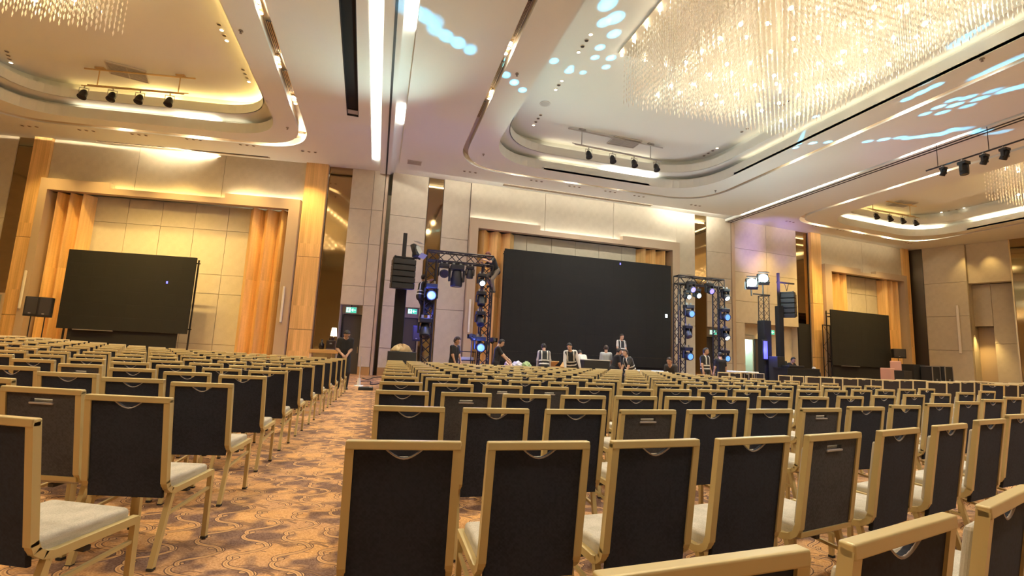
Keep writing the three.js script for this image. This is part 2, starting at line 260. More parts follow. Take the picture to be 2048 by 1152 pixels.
function exitSign(F, s, y, off, label, w = 0.5) {
  const cv = document.createElement('canvas'); cv.width = 256; cv.height = 128; const c = cv.getContext('2d');
  c.fillStyle = '#3fb59a'; c.fillRect(0, 0, 256, 128); c.fillStyle = '#f2fffb'; c.fillRect(8, 10, 104, 108);
  c.strokeStyle = '#0d8f72'; c.lineWidth = 11; c.lineCap = 'round'; c.beginPath(); c.arc(66, 30, 7, 0, 7); c.stroke();
  for (const l of [[62, 48, 54, 76], [54, 76, 74, 88, 68, 110], [54, 76, 42, 92, 24, 96], [62, 50, 82, 62, 92, 54], [60, 50, 40, 54, 34, 70]]) { c.beginPath(); c.moveTo(l[0], l[1]); for (let i = 2; i < l.length; i += 2) c.lineTo(l[i], l[i + 1]); c.stroke(); }
  c.strokeStyle = '#f2fffb'; c.lineWidth = 14; c.beginPath(); c.moveTo(236, 64); c.lineTo(138, 64); c.moveTo(172, 32); c.lineTo(138, 64); c.lineTo(172, 96); c.stroke();
  const t = new THREE.CanvasTexture(cv); t.colorSpace = THREE.SRGBColorSpace;
  const g = thing('exit_sign', label, 'exit sign', F.world(s, y, off), F.turn), h = w * 0.56;
  mesh('sign_case', rbx(w + 0.04, h + 0.04, 0.06, 0, h / 2, 0, 0.01), std([0.6, 0.6, 0.58], 0.5), g); mesh('sign_face', new THREE.PlaneGeometry(w, h).translate(0, h / 2, 0.034), new THREE.MeshStandardMaterial({ map: t, emissive: 0xffffff, emissiveMap: t, emissiveIntensity: 1.1, roughness: 0.4 }), g);
  mesh('ceiling_bracket', bx(0.04, 0.1, 0.03, 0, h + 0.06, 0), dark, g); return g;
}
exitSign(FL, 14.87, 2.8, -0.3, 'green and white exit sign above the dark door left of the partition post', 0.46);
exitSign(FC, 1.55, 2.92, -0.3, 'green exit sign seen just right of the black left speaker mast', 0.42);
exitSign(FC, 18.2, 2.86, -0.1, 'bright exit sign behind the right post of the right lighting truss', 0.44);
exitSign(FR, 2.95, 3.1, -0.12, 'exit sign hanging in the wide recess behind the two white floodlights', 0.46);
spotLight(FR.world(cd1 + 0.5, 3.6, -0.2), FR.world(cd1 + 0.5, 2.2, -0.55), AMBER, 5, 26, 0.5);
// warm lamps of the deep recess in the right side wall
spotLight(FS.world(3.0, 9.4, 0.5), FS.world(2.6, 3, -0.5), AMBER, 13, 30, 0.8, 4); spotLight(FS.world(4.0, 9.3, 0.3), FS.world(4.2, 2, -1.1), AMBER, 10, 34, 0.8, 4); spotLight(FS.world(3.3, 4.2, -0.6), FS.world(3.2, 0, -1.7), AMBER, 30, 40, 0.7, 3);
// ------------------------------------------------------------------ ceiling
const P2 = (x, z) => new THREE.Vector2(x, -z);
function rounded(xl, xr, zl, zr, zn, r, n = 12) {     // plan outline: far edge from (xl,zl) to (xr,zr), rounded far corners
  const pts = [P2(xl, zn)], du = new THREE.Vector2(xr - xl, -(zr - zl)).normalize();
  const corner = (c, d0, d1) => { for (let i = 0; i <= n; i++) { const t = i / n, a = c.clone().addScaledVector(d0, -r), b = c.clone().addScaledVector(d1, r), p = a.multiplyScalar((1 - t) * (1 - t)).addScaledVector(c, 2 * t * (1 - t)).addScaledVector(b, t * t); pts.push(p); } };
  corner(P2(xl, zl), new THREE.Vector2(0, 1), du); corner(P2(xr, zr), du, new THREE.Vector2(0, -1)); pts.push(P2(xr, zn)); return pts;
}
function slab(parent, name, outer, holes, y0, y1, m) {
  const s = new THREE.Shape(outer); for (const h of holes) s.holes.push(new THREE.Path(h));
  return mesh(name, new THREE.ExtrudeGeometry(s, { depth: y1 - y0, bevelEnabled: false }).rotateX(-Math.PI / 2).translate(0, y0, 0), m, parent);
}
function riser(parent, name, pts, y0, y1, m, th = 0.04) {   // a thin upright band standing along an outline
  const gs = []; for (let i = 0; i < pts.length; i++) { const a = pts[i], b = pts[(i + 1) % pts.length], L = a.distanceTo(b); if (L < 1e-4) continue; const g = new THREE.BoxGeometry(L + th * 0.6, y1 - y0, th); g.rotateY(Math.atan2(b.y - a.y, b.x - a.x)); gs.push(g.translate((a.x + b.x) / 2, (y0 + y1) / 2, -(a.y + b.y) / 2)); }
  return mesh(name, merge(gs), m, parent);
}
const ceiling = structure('ceiling');
const ZN = 7.6;
const bays = [
  { n: 'left', panel: [-19.5, -0.85, -24.85, -22.2], ring: [-15.2, -3.28, -22.75, -21.35], band: [-14.9, -3.56, -22.42, -21.05], A: [-13.95, -4.35, -21.75, -20.4], r: [2.2, 2.0, 2.0] },
  { n: 'centre', panel: [0.36, 18.88, -21.95, -21.95], ring: [2.78, 15.75, -20.72, -20.72], band: [2.99, 15.53, -20.5, -20.5], A: [4.0, 14.55, -19.55, -19.55], r: [2.4, 2.2, 2.6] },
  { n: 'right', panel: [19.7, 34.4, -22.05, -23.2], ring: [21.75, 33.0, -21.35, -22.15], band: [21.98, 32.77, -21.1, -21.9], A: [23.4, 32.1, -20.6, -21.25], r: [2.0, 1.8, 2.4] },
];
const inset = (q, d) => [q[0] + d, q[1] - d, q[2] + d, q[3] + d];
const slotBack = std([0.68, 0.58, 0.42], 0.45, 0.2);
for (const b of bays) {
  const panel = rounded(...b.panel, ZN, 0.6), ring = rounded(...b.ring, ZN - 1, b.r[0]), band = rounded(...b.band, ZN - 1.3, b.r[1]), A = rounded(...b.A, ZN - 2.4, b.r[2]);
  b.Apts = A;
  slab(ceiling, 'ceiling_panel', panel, b.n === 'left' ? [ring, [[-1.50, -3], [-1.10, -3], [-1.10, -10], [-1.27, -17.4], [-1.67, -17.4], [-1.50, -10]].map(q => P2(...q))] : [ring], CEIL, CEIL + 0.05, paint);
  slab(ceiling, 'ceiling_band', band, [A], CEIL, CEIL + 0.1, paint);
  slab(ceiling, 'slot_back', rounded(...inset(b.ring, -0.06), ZN - 0.9, b.r[0]), [rounded(...inset(b.band, 0.06), ZN - 1.4, b.r[1])], CEIL + 0.3, CEIL + 0.36, slotBack);
  riser(ceiling, 'slot_side', rounded(...inset(b.ring, -0.03), ZN - 1, b.r[0]), CEIL + 0.02, CEIL + 0.32, slotBack); riser(ceiling, 'slot_side', rounded(...inset(b.band, 0.03), ZN - 1.3, b.r[1]), CEIL + 0.02, CEIL + 0.32, slotBack);
  const k = b.r[2], out = d => rounded(...inset(b.A, d), ZN - 2.4 - d, k);
  riser(ceiling, 'tray_riser', out(-0.02), CEIL + 0.01, CEIL + 0.42, paint);
  slab(ceiling, 'tray_shelf', out(-0.34), [out(-0.03)], CEIL + 0.38, CEIL + 0.42, paint); riser(ceiling, 'tray_cavity', out(-0.32), CEIL + 0.4, CEIL + 0.66, paint);
  slab(ceiling, 'tray_ledge', out(-0.34), [out(0.34)], CEIL + 0.62, CEIL + 0.66, paint);
  riser(ceiling, 'tray_riser', out(0.33), CEIL + 0.62, CEIL + 0.98, paint);
  slab(ceiling, 'tray_shelf', out(0.02), [out(0.32)], CEIL + 0.94, CEIL + 0.98, paint); riser(ceiling, 'tray_cavity', out(0.04), CEIL + 0.96, CEIL + 1.32, paint);
  slab(ceiling, 'tray_top', out(0.0), [], CEIL + 1.3, CEIL + 1.34, paint);
}
// border between the hung panels and the walls, with the beams that carry the partition tracks
{
  const out = [[-20.9, 8.4], [-20.9, -26.7], [39.3, -26.7], [39.3, 8.4]].map(q => P2(...q)), holes = bays.map(b => rounded(...inset(b.panel, 0.25), ZN - 0.2, 0.6));
  slab(ceiling, 'ceiling_border', out, holes, CEIL + 0.15, CEIL + 0.3, paint);
  slab(ceiling, 'ceiling_roof', out, [], CEIL + 1.5, CEIL + 1.7, dark);
  for (const [x0, x1] of [[-0.47, 0.0], [18.98, 19.62]]) {
    mesh('ceiling_beam', bx(x1 - x0, 0.14, 30.6, (x0 + x1) / 2, CEIL + 0.04, -7.6), paint, ceiling);
    for (const f of x0 < 0 ? [0.62] : [0.3, 0.62]) mesh('partition_track', bx(0.07, 0.02, 30.6, x0 + (x1 - x0) * f, CEIL - 0.035, -7.6), dark, ceiling);
  }
}
// hidden strips behind the panel edges, shining sideways into the gap against the walls and the beams
function edgeStrip(a, b, c, I, out) {
  const d = Math.hypot(b[0] - a[0], b[1] - a[1]), m = [(a[0] + b[0]) / 2, (a[1] + b[1]) / 2], A = Math.atan2(out[0], out[1]);
  mesh('light_strip', bx(d, 0.05, 0.01).rotateY(A).translate(m[0] - out[0] * 0.02, CEIL + 0.08, m[1] - out[1] * 0.02), glow(c, 1.2), ceiling);
  return areaLight([m[0], CEIL + 0.08, m[1]], [m[0] + out[0], CEIL + 0.08, m[1] + out[1]], d, 0.06, c, I);
}
edgeStrip([-19, -24.85], [-1.3, -22.25], WARM, 75, [-0.145, -0.99]);
edgeStrip([-0.84, -21.6], [-0.84, 2], SOFT, 150, [1, 0]);
edgeStrip([1, -21.96], [18.4, -21.96], SOFT, 22, [0, -1]);
edgeStrip([18.89, -21.5], [18.89, -15], NEUTRAL, 150, [1, 0]);
edgeStrip([18.89, -13], [18.89, -11], NEUTRAL, 90, [1, 0]);
edgeStrip([0.35, -12], [0.35, -7], SOFT, 110, [-1, 0]); edgeStrip([0.35, -17.6], [0.35, -16.2], SOFT, 110, [-1, 0]);
edgeStrip([20.4, -22.1], [33.6, -23.15], WARM, 10, [-0.08, -0.99]);
// cove strips lying in the cavities of the trays, shining up; the weak ones are added to lift dark gaps
function coveStrip(a, b, y, c, I) {
  const d = Math.hypot(b[0] - a[0], b[1] - a[1]), m = [(a[0] + b[0]) / 2, (a[1] + b[1]) / 2], A = -Math.atan2(b[1] - a[1], b[0] - a[0]);
  mesh('light_strip', bx(d, 0.015, 0.05).rotateY(A).translate(m[0], CEIL + y + 0.008, m[1]), glow(c, 1.2), ceiling);
  const l = areaLight([m[0], CEIL + y + 0.025, m[1]], [m[0], 20, m[1]], d, 0.06, c, I); l.rotation.order = 'YXZ'; l.rotation.set(Math.PI / 2, A, 0);
}
const arc = (cx, cz, r, a0, a1, n, y, c, I) => { for (let i = 0; i < n; i++) { const p = t => [cx + r * Math.cos(t), cz - r * Math.sin(t)]; coveStrip(p(a0 + (a1 - a0) * i / n), p(a0 + (a1 - a0) * (i + 1) / n), y, c, I); } };
const Y1 = 0.42, Y2 = 0.98;
coveStrip([6.5, -19.68], [9.3, -19.68], Y1, WARM, 7); coveStrip([9.6, -19.68], [12.3, -19.68], Y1, NEUTRAL, 80); coveStrip([14.66, -16.5], [14.66, -6], Y1, WARM, 5); coveStrip([6.5, -19.3], [12, -19.3], Y2, WARM, 7); coveStrip([14.35, -16.5], [14.35, -6], Y2, WARM, 4);
coveStrip([-12, -21.66], [-8.6, -21.2], Y1, WARM, 8); coveStrip([-8.4, -21.17], [-6.9, -20.96], Y1, WARM, 70); coveStrip([-6.6, -20.9], [-5.8, -20.78], Y1, WARM, 4);
coveStrip([-12, -21.3], [-9.8, -20.98], Y2, AMBER, 8); coveStrip([-9.6, -20.95], [-8.2, -20.75], Y2, AMBER, 70); coveStrip([-8, -20.73], [-6.6, -20.54], Y2, AMBER, 30); arc(-6.5, -18.6, 1.95, Math.PI / 2, 0, 4, Y2, AMBER, 80); coveStrip([-4.54, -18.2], [-4.54, -8], Y2, AMBER, 60);
coveStrip([25.6, -20.95], [30.4, -21.3], Y1, WARM, 60); coveStrip([32.2, -18.6], [32.2, -10], Y1, WARM, 60); coveStrip([23.25, -18.5], [23.25, -16.5], Y1, WARM, 60); coveStrip([25.6, -20.6], [30.4, -20.95], Y2, AMBER, 10); arc(30.6, -19.1, 2, Math.PI / 2, 0, 3, Y1, WARM, 60);
edgeStrip([14.6, -21.97], [18.2, -21.97], NEUTRAL, 60, [0, -1]);
// ------------------------------------------------------------------ banquet chairs
const M = { gold: std([0.57, 0.45, 0.21], 0.38, 0.2), cloth: std([0.022, 0.026, 0.043], 0.95, 0, { map: clothTexture(235, 235, 235, 60) }), greyCloth: std([0.070, 0.067, 0.074], 0.95, 0, { map: clothTexture(235, 235, 235, 60) }), seat: std([0.92, 0.9, 0.86], 0.92, 0, { map: clothTexture(188, 182, 168, 26) }), lip: std([0.45, 0.40, 0.37], 0.7), under: std([0.03, 0.027, 0.025], 0.6), foot: std([0.02, 0.02, 0.02], 0.7) };
const CW = 0.44, CT = 0.928;
function chairParts(kind) {
  const o = {}, hx = CW / 2 - 0.016, yz = y => 0.175 + (y - 0.46) * 0.14;            // rear face of the back leans
  const lean = g => { const p = g.attributes.position; for (let i = 0; i < p.count; i++) p.setZ(i, p.getZ(i) + yz(p.getY(i))); g.computeVertexNormals(); return g; };
  const post = s => { const l = [bar([s * hx, 0.45, yz(0.45)], [s * hx, CT - 0.014, yz(CT - 0.014)], 0.032, 0.03)];
    const k = [[0.46, yz(0.46)], [0.425, yz(0.46) - 0.012], [0.40, yz(0.46) - 0.045], [0.392, yz(0.46) - 0.09]]; for (let i = 0; i + 1 < k.length; i++) l.push(bar([s * hx, k[i][0] + 0.003, k[i][1]], [s * hx, k[i + 1][0], k[i + 1][1] - 0.004], 0.032, 0.03)); return l; };
  o.back_frame = merge([...post(1), ...post(-1), rbx(CW, 0.034, 0.034, 0, CT - 0.017, yz(CT - 0.017), 0.006, 1)]);
  const w = hx - 0.014, top = CT - 0.034, bot = kind ? 0.435 : 0.37, sh = new THREE.Shape();
  sh.moveTo(-w, bot); sh.lineTo(w, bot); sh.lineTo(w, top);
  if (kind) { sh.lineTo(-w, top); const h = new THREE.Path(); h.moveTo(-0.06, top - 0.052); h.lineTo(0.06, top - 0.052); h.lineTo(0.06, top - 0.026); h.lineTo(-0.06, top - 0.026); sh.holes.push(h); }
  else { sh.lineTo(0.07, top); for (let i = 1; i < 10; i++) { const t = i / 10; sh.lineTo(0.07 - 0.14 * t, top - 0.036 * Math.sin(Math.PI * t)); } sh.lineTo(-0.07, top); sh.lineTo(-w, top); }
  o.back_panel = lean(new THREE.ExtrudeGeometry(sh, { depth: 0.016, bevelEnabled: true, bevelThickness: 0.003, bevelSize: 0.003, bevelSegments: 1, curveSegments: 6 }).translate(0, 0, -0.012));
  if (kind) o.handle_lip = lean(rbx(0.13, 0.012, 0.034, 0, top - 0.055, -0.002, 0.004, 1));
  else { const c = []; for (let i = 0; i <= 10; i++) { const t = i / 10; c.push(V(0.07 - 0.14 * t, top - 0.036 * Math.sin(Math.PI * t), 0.004)); } o.handle_lip = lean(new THREE.TubeGeometry(new THREE.CatmullRomCurve3(c), 10, 0.0045, 5)); }
  o.front_pad = lean(rbx(2 * w, 0.40, 0.03, 0, 0.66, -0.03, 0.012, 1));
  if (kind) o.bottom_rail = lean(bx(2 * hx, 0.026, 0.026, 0, 0.42, 0));
  o.seat = rbx(0.385, 0.085, 0.41, 0, 0.425, -0.045, 0.024, 2);
  o.seat_rail = merge([bar([-hx, 0.392, 0.11], [-hx, 0.41, -0.265], 0.03, 0.034), bar([hx, 0.392, 0.11], [hx, 0.41, -0.265], 0.03, 0.034), bx(2 * hx, 0.028, 0.028, 0, 0.405, -0.255)]);
  o.stretcher = bar([-hx, 0.27, 0.125], [-hx, 0.315, -0.255], 0.016, 0.016);
  o.cross_bar = merge([bar([0.02, 0.36, 0.12], [0.02, 0.38, -0.25], 0.03, 0.02), bx(2 * hx, 0.02, 0.03, 0, 0.36, -0.05)]);
  o.legR = merge([bar([-hx, 0.40, 0.105], [-hx, 0.012, 0.195], 0.028, 0.026)]); o.legF = merge([bar([-hx, 0.42, -0.262], [-hx, 0.012, -0.272], 0.026, 0.026)]); o.foot = bx(0.03, 0.014, 0.03, 0, 0.007, 0);
  return { o, hx };
}
function makeChair(kind, name) {
  const { o, hx } = chairParts(kind), g = new THREE.Group(); g.name = name;
  mesh('back_frame', o.back_frame, M.gold, g); mesh('back_panel', o.back_panel, kind ? M.greyCloth : M.cloth, g); mesh('handle_lip', o.handle_lip, M.lip, g); mesh('front_pad', o.front_pad, M.seat, g);
  if (kind) mesh('bottom_rail', o.bottom_rail, M.gold, g);
  mesh('seat', o.seat, M.seat, g); mesh('seat_rail', o.seat_rail, M.gold, g); for (const s of [0, 1]) mesh('stretcher', o.stretcher, M.gold, g).position.x = s * 2 * hx; mesh('cross_bar', o.cross_bar, M.under, g);
  for (const s of [0, 1]) for (const [k, z] of [['legR', 0.195], ['legF', -0.272]]) { const l = mesh('leg', o[k], M.gold, g); l.position.x = s * 2 * hx; const f = mesh('foot', o.foot, M.foot, l); f.position.set(-hx, 0, z); }
  return g;
}
const chairProto = [makeChair(0, 'banquet_chair'), makeChair(1, 'banquet_chair')];
// where the photograph shows a chair of the regular seating plan (the lens bends straight rows into shallow arcs)
function lensPixel(x, y, z) {
  const d = V(x, y, z).applyAxisAngle(V(0, 1, 0), 0.2475).applyAxisAngle(V(1, 0, 0), -0.1423).applyAxisAngle(V(0, 0, 1), -0.046);
  if (d.z > -0.05) return null; const qx = d.x / -d.z, qy = d.y / -d.z, r = Math.hypot(qx, qy); if (r > 1.84) return null;
  const k = 927.8 * (1 - 0.0979 * r * r); return [1024 + k * qx, 576 - k * qy];
}
const ORD = 'first second third fourth fifth sixth seventh eighth ninth tenth eleventh twelfth thirteenth fourteenth fifteenth sixteenth seventeenth eighteenth nineteenth twentieth twenty-first twenty-second twenty-third twenty-fourth twenty-fifth twenty-sixth'.split(' ');
const rowsC = [-0.72, -1.87, -3.0, -4.1, -5.17, -6.2, -7.15, -8.15, -9.2, -10.25, -11.3, -12.35, -13.4, -14.45];
const rowsL = [-1.76, -2.87, -3.98, -5.03, -6.03, -7.0, -8.1, -9.3, -10.4, -11.5, -12.6, -13.7];
const seats = [];
const pitchC = 0.562;
rowsC.forEach((z, j) => { const [x0, p, q] = [[0.37, 0.545, 0], [-0.14, 0.5475, 0], [-0.08, 0.556, 0.0015], [-0.1, 0.553, 0.006]][j] || [-0.09, pitchC, 0]; for (let i = 0; i < (j === 3 ? 15 : 16); i++) seats.push({ b: 'right', j, i, x: x0 + p * i + q * Math.max(0, i - 4) ** 2 + CW / 2, z }); });
rowsL.forEach((z, j) => { for (let i = 0; i < 16; i++) seats.push({ b: 'left', j, i, x: (j ? -1.22 : -1.3) - 0.535 * i - CW / 2, z }); });
const placed = [];
// the chair whose top middle is seen at pixel m, standing on the gently rising carpet
function seatAt(m, turn) {
  const r = ray(...m), q = Math.hypot(r.x, r.z), D = (CT - EYE) / (r.y / q - tilt(r.x / q, r.z / q)); if (!(D > 0.3 && D < 26)) return null;
  const x = r.x / q * D, z = r.z / q * D, p = [x - Math.sin(turn) * 0.2375, 0, z - Math.cos(turn) * 0.2375]; p[1] = lift(p[0], p[2]); return p;
}
for (const s of seats) {
  const y = CT - EYE, a = lensPixel(s.x - CW / 2, y, s.z), b = lensPixel(s.x + CW / 2, y, s.z), c = lensPixel(s.x, -EYE, s.z); if (!a || !b) continue;
  const m = [(a[0] + b[0]) / 2, (a[1] + b[1]) / 2]; const far = Math.hypot(s.x, s.z) > 4; if (m[0] < (far ? -40 : -330) || m[0] > (far ? 2090 : 2230) || m[1] > 1230) continue;
  const r0 = ray(...m), azB = Math.atan2(r0.x, -r0.z), azT = Math.atan2(s.x, -s.z); const pA = onY(...a, CT), pB = onY(...b, CT), near = (s.b === 'left' ? 0.42 : 1) * Math.max(0, Math.min(1, (5.5 - Math.hypot(s.x, s.z)) / 2)); s.turn = (azT - azB) * (1 - near) - Math.atan2(pB[2] - pA[2], pB[0] - pA[0]) * near + (rnd() - 0.5) * 0.03;
  let p = seatAt(m, s.turn); if (!p) continue;
  if (c && s.b === 'left') { const f = V(p[0], p[1], p[2] + 0.2).sub(camera.position).applyQuaternion(camera.quaternion.clone().invert()), fx = 1024 + FOCAL * f.x / -f.z; m[0] += Math.max(-20, Math.min(20, 0.22 * (c[0] - fx))); p = seatAt(m, s.turn); }
  const A = ray(...a), B = ray(...b), da = Math.atan2(B.x, -B.z) - Math.atan2(A.x, -A.z), dt = Math.atan2(s.x + CW / 2, -s.z) - Math.atan2(s.x - CW / 2, -s.z), Dp = Math.hypot(p[0], p[2]), Dt = Math.hypot(s.x, s.z);
  const wt = Math.hypot(pB[0] - pA[0], pB[2] - pA[2]); s.w = near * wt + (1 - near) * CW * (da / dt) * (Dp / Dt); s.p = p; s.size = 1 / Dp; placed.push(s);
}
// the far-right block turns towards the right screen; its rows as the photograph shows them
[[2088, 773, 29, -0.03], [1972, 767.8, 28.2, -0.028], [1861, 763.4, 28, -0.023], [1770, 759.4, 27, -0.014], [1688, 755.8, 27, -0.010], [1615, 752.4, 27, -0.006], [1557, 748.6, 26.5, -0.001], [1436, 743.6, 23.8, 0.004]].forEach(([x0, y0, w, s], j) => {
  for (let i = 0; i < 26; i++) { const m = [x0 + w * (i + 0.45), y0 + s * w * i]; if (m[0] > 2085) break; const turn = -0.62 + (rnd() - 0.5) * 0.04, p = seatAt(m, turn); if (p) placed.push({ b: 'far right', j, i, turn, w: CW * 0.95, p, size: 1 / Math.hypot(p[0], p[2]) }); }
});
const grey = new Set(['left 1 1', 'left 3 3', 'right 1 4', 'right 2 3', 'right 2 6', 'right 3 1', 'right 4 2', 'right 4 3', 'far right 3 4', 'far right 4 6']);
placed.sort((p, q) => q.size - p.size);
const firstRow = { left: 0, right: 0, 'far right': 0 };
placed.slice(0, 300).forEach(s => {
  const kind = grey.has(`${s.b} ${s.j} ${s.i}`) ? 1 : 0, c = chairProto[kind].clone(); c.name = numbered('banquet_chair');
  c.position.set(...s.p); c.rotation.y = s.turn; c.scale.x = Math.max(0.88, Math.min(1.13, s.w / CW)); c.traverse(q => { if (q.isMesh) q.castShadow = q.receiveShadow = true; });
  c.userData = { label: `${kind ? 'grey' : 'dark'} gold-framed chair, ${ORD[s.i]} from the aisle in the ${ORD[s.j]} row of the ${s.b === 'far right' ? 'far-right' : s.b} block`, category: 'chair', group: `banquet chairs of the ${s.b} block` };
  scene.add(c);
});
{ // the seats farthest away
  const rest = placed.slice(300), { o, hx } = chairParts(0), col = (g, c) => { const q = g.index ? g.toNonIndexed() : g.clone(); const a = new Float32Array(q.attributes.position.count * 3); for (let i = 0; i < a.length; i += 3) a.set(c, i); q.setAttribute('color', new THREE.BufferAttribute(a, 3)); if (!q.attributes.uv) q.setAttribute('uv', new THREE.BufferAttribute(new Float32Array(q.attributes.position.count * 2), 2)); return q; };
  const G = [0.64, 0.53, 0.29], g = mergeGeometries([col(o.back_frame, G), col(o.back_panel, [0.026, 0.022, 0.026]), col(o.front_pad, [0.5, 0.45, 0.37]), col(o.seat, [0.5, 0.45, 0.37]), col(o.seat_rail, G), ...[0, 1].flatMap(s => [col(o.legR.clone().translate(s * 2 * hx, 0, 0), G), col(o.legF.clone().translate(s * 2 * hx, 0, 0), G)])]);
  const im = new THREE.InstancedMesh(g, new THREE.MeshStandardMaterial({ vertexColors: true, roughness: 0.5 }), rest.length), mt = new THREE.Matrix4();
  rest.forEach((s, i) => im.setMatrixAt(i, mt.compose(V(...s.p), new THREE.Quaternion().setFromAxisAngle(V(0, 1, 0), s.turn), V(Math.max(0.88, Math.min(1.13, s.w / CW)), 1, 1))));
  im.castShadow = im.receiveShadow = true; im.name = 'distant_banquet_chairs'; im.userData = { kind: 'stuff', label: 'mass of gold-framed banquet chairs in the farthest rows before the stage', category: 'chairs' }; scene.add(im);
  console.log('chairs', placed.length, 'stuff', rest.length);
}
// ------------------------------------------------------------------ chandeliers
const crystal = new THREE.MeshPhysicalMaterial({ color: rgb([1, 0.97, 0.90]), roughness: 0.15, metalness: 0, specularIntensity: 1, clearcoat: 0.6, clearcoatRoughness: 0.05 });
const bulbMat = glow([1, 0.84, 0.58], 30);
function chandelier(label, x0, x1, z0, z1, step, power, col) {
  const top = CEIL + 1.28, bot = 8.88, cx = (x0 + x1) / 2, cz = (z0 + z1) / 2, t = thing('crystal_chandelier', label, 'chandelier', [cx, bot, cz]), W = x1 - x0, D = z1 - z0, hgt = top - bot;
  mesh('ceiling_plate', bx(W + 0.3, 0.05, D + 0.3, 0, hgt - 0.03, 0), std([0.75, 0.68, 0.55], 0.35, 0.5), t);
  const beads = []; const nb = 10, L = hgt - 0.12;
  for (let i = 0; i < nb; i++) { const g = new THREE.OctahedronGeometry(1, 0); g.scale(0.021, i ? 0.068 : 0.1, 0.021); g.translate(0, 0.09 + (L - 0.15) * i / (nb - 1), 0); beads.push(g); }
  beads.push(new THREE.CylinderGeometry(0.0022, 0.0022, L, 3, 1, true).translate(0, 0.06 + L / 2, 0));
  const g = merge(beads), nx = Math.floor(W / step), nz = Math.floor(D / step), im = new THREE.InstancedMesh(g, crystal, (nx + 1) * (nz + 1)), m = new THREE.Matrix4(); let k = 0;
  for (let i = 0; i <= nx; i++) for (let j = 0; j <= nz; j++) {
    const s = 1 - 0.10 * Math.abs(((i * 0.37 + j * 0.21) % 1) - 0.5) - 0.03 * rnd();
    m.compose(V(-W / 2 + W * i / nx, hgt - 0.06 - (hgt - 0.06) * s, -D / 2 + D * j / nz), new THREE.Quaternion().setFromAxisAngle(V(0, 1, 0), rnd() * 3), V(1, s, 1)); im.setMatrixAt(k++, m);
  }
  im.name = 'crystal_strands'; im.userData = { kind: 'stuff', label: 'dense curtain of hanging clear crystal strands' }; im.castShadow = im.receiveShadow = true; t.add(im);
  const bg = new THREE.SphereGeometry(0.045, 10, 8), ni = Math.round(W / 0.78), nj = Math.round(D / 0.66);
  for (let i = 0; i <= ni; i++) for (let j = 0; j <= nj; j++) { // bulbs: at the plate along the rim, at staggered heights inside
    const rimB = i === 0 || j === 0 || i === ni, y = rimB ? hgt - 0.14 : 0.12 + 0.3 * ((i * 2 + j * 3) % 4) / 3, b = mesh('bulb', bg, bulbMat, t); b.position.set(-W / 2 - (i === 0 ? 0.06 : 0) + W * i / ni, y, -D / 2 - (j === 0 ? 0.06 : 0) + D * j / nj);
    if (!rimB && i % 2 === 1 && j % 2 === 1) pointLight([cx + b.position.x, bot + y, cz + b.position.z], col, power, 2);
  }
  return t;
}
chandelier('great rectangular crystal chandelier over the right block of chairs', 6.7, 12.7, -12.45, -5.0, 0.16, 1.0, [1, 0.86, 0.60]);
chandelier('amber-lit crystal chandelier cut by the top left corner of the photo', -12.2, -7.0, -13.9, -6.5, 0.19, 2.2, AMBER);
chandelier('amber crystal chandelier in the far right ceiling bay', 25.4, 31, -14.1, -6.6, 0.19, 2.2, AMBER);

// ------------------------------------------------------------------ ceiling fittings
const lampOn = glow([1, 0.84, 0.6], 9), lampOff = std([0.03, 0.025, 0.02], 0.4), rim = std([0.62, 0.56, 0.46], 0.4, 0.4);
const ringGeo = new THREE.TorusGeometry(0.062, 0.012, 6, 18).rotateX(Math.PI / 2), discGeo = new THREE.CylinderGeometry(0.055, 0.055, 0.02, 18);
function trio(pts, y, on, label, group, plate) {
  const c = pts.reduce((s, p) => [s[0] + p[0] / pts.length, s[1] + p[1] / pts.length], [0, 0]), t = thing('recessed_downlight', label, 'downlight', [c[0], y, c[1]], 0, group);
  if (plate) { const a = pts[0], b = pts[pts.length - 1], L = Math.hypot(b[0] - a[0], b[1] - a[1]); mesh('mounting_plate', bx(0.15, 0.03, L + 0.2, 0, 0.02, 0).rotateY(Math.atan2(b[0] - a[0], b[1] - a[1])), brass, t); }
  pts.forEach((p, i) => { const r = mesh('rim', ringGeo, rim, t); r.position.set(p[0] - c[0], -0.006, p[1] - c[1]); const d = mesh('lamp', discGeo, on[i] ? lampOn : lampOff, r); d.position.y = 0.002; });
  if (plate) pointLight([c[0] + 0.0, y - 0.07, c[1]], SOFT, 2.2, 3);
  return t;
}
const around = (px, py, y, dx, dz, n = 3, gap = 0.26) => { const [x, , z] = onY(px, py, y); return Array.from({ length: n }, (_, i) => [x + dx * gap * (i - (n - 1) / 2), z + dz * gap * (i - (n - 1) / 2)]); };
const ORDL = ['first', 'second', 'third', 'fourth', 'fifth', 'sixth', 'seventh', 'eighth', 'ninth', 'tenth'];
[[59, 252], [173, 260.5], [278, 269], [387, 278.5], [494, 290], [618, 303]].forEach((p, i) => trio(around(...p, CEIL, 0.99, 0.13), CEIL - 0.004, [0, 0, 0], `${ORDL[i]} dark downlight trio from the left along the left bay's wall edge`, 'downlights at the wall edge of the left ceiling'));
[[940, 343.5], [1073, 361.5], [1149, 373], [1220.5, 383], [1278, 392], [1391, 410.5]].forEach((p, i) => trio(around(...p, CEIL, 1, 0), CEIL - 0.004, [0, 0, 0], `${ORDL[i]} dark downlight trio from the left above the largest screen's wall`, 'downlights at the wall edge of the centre ceiling'));
[[1580, 443], [1632, 452], [1681, 460], [1727, 468], [1771, 477], [1817, 486]].forEach((p, i) => trio(around(...p, CEIL, 1, -0.07), CEIL - 0.004, [0, 0, 0], `${ORDL[i]} faint downlight trio from the left along the right bay's wall edge`, 'downlights at the wall edge of the right ceiling'));
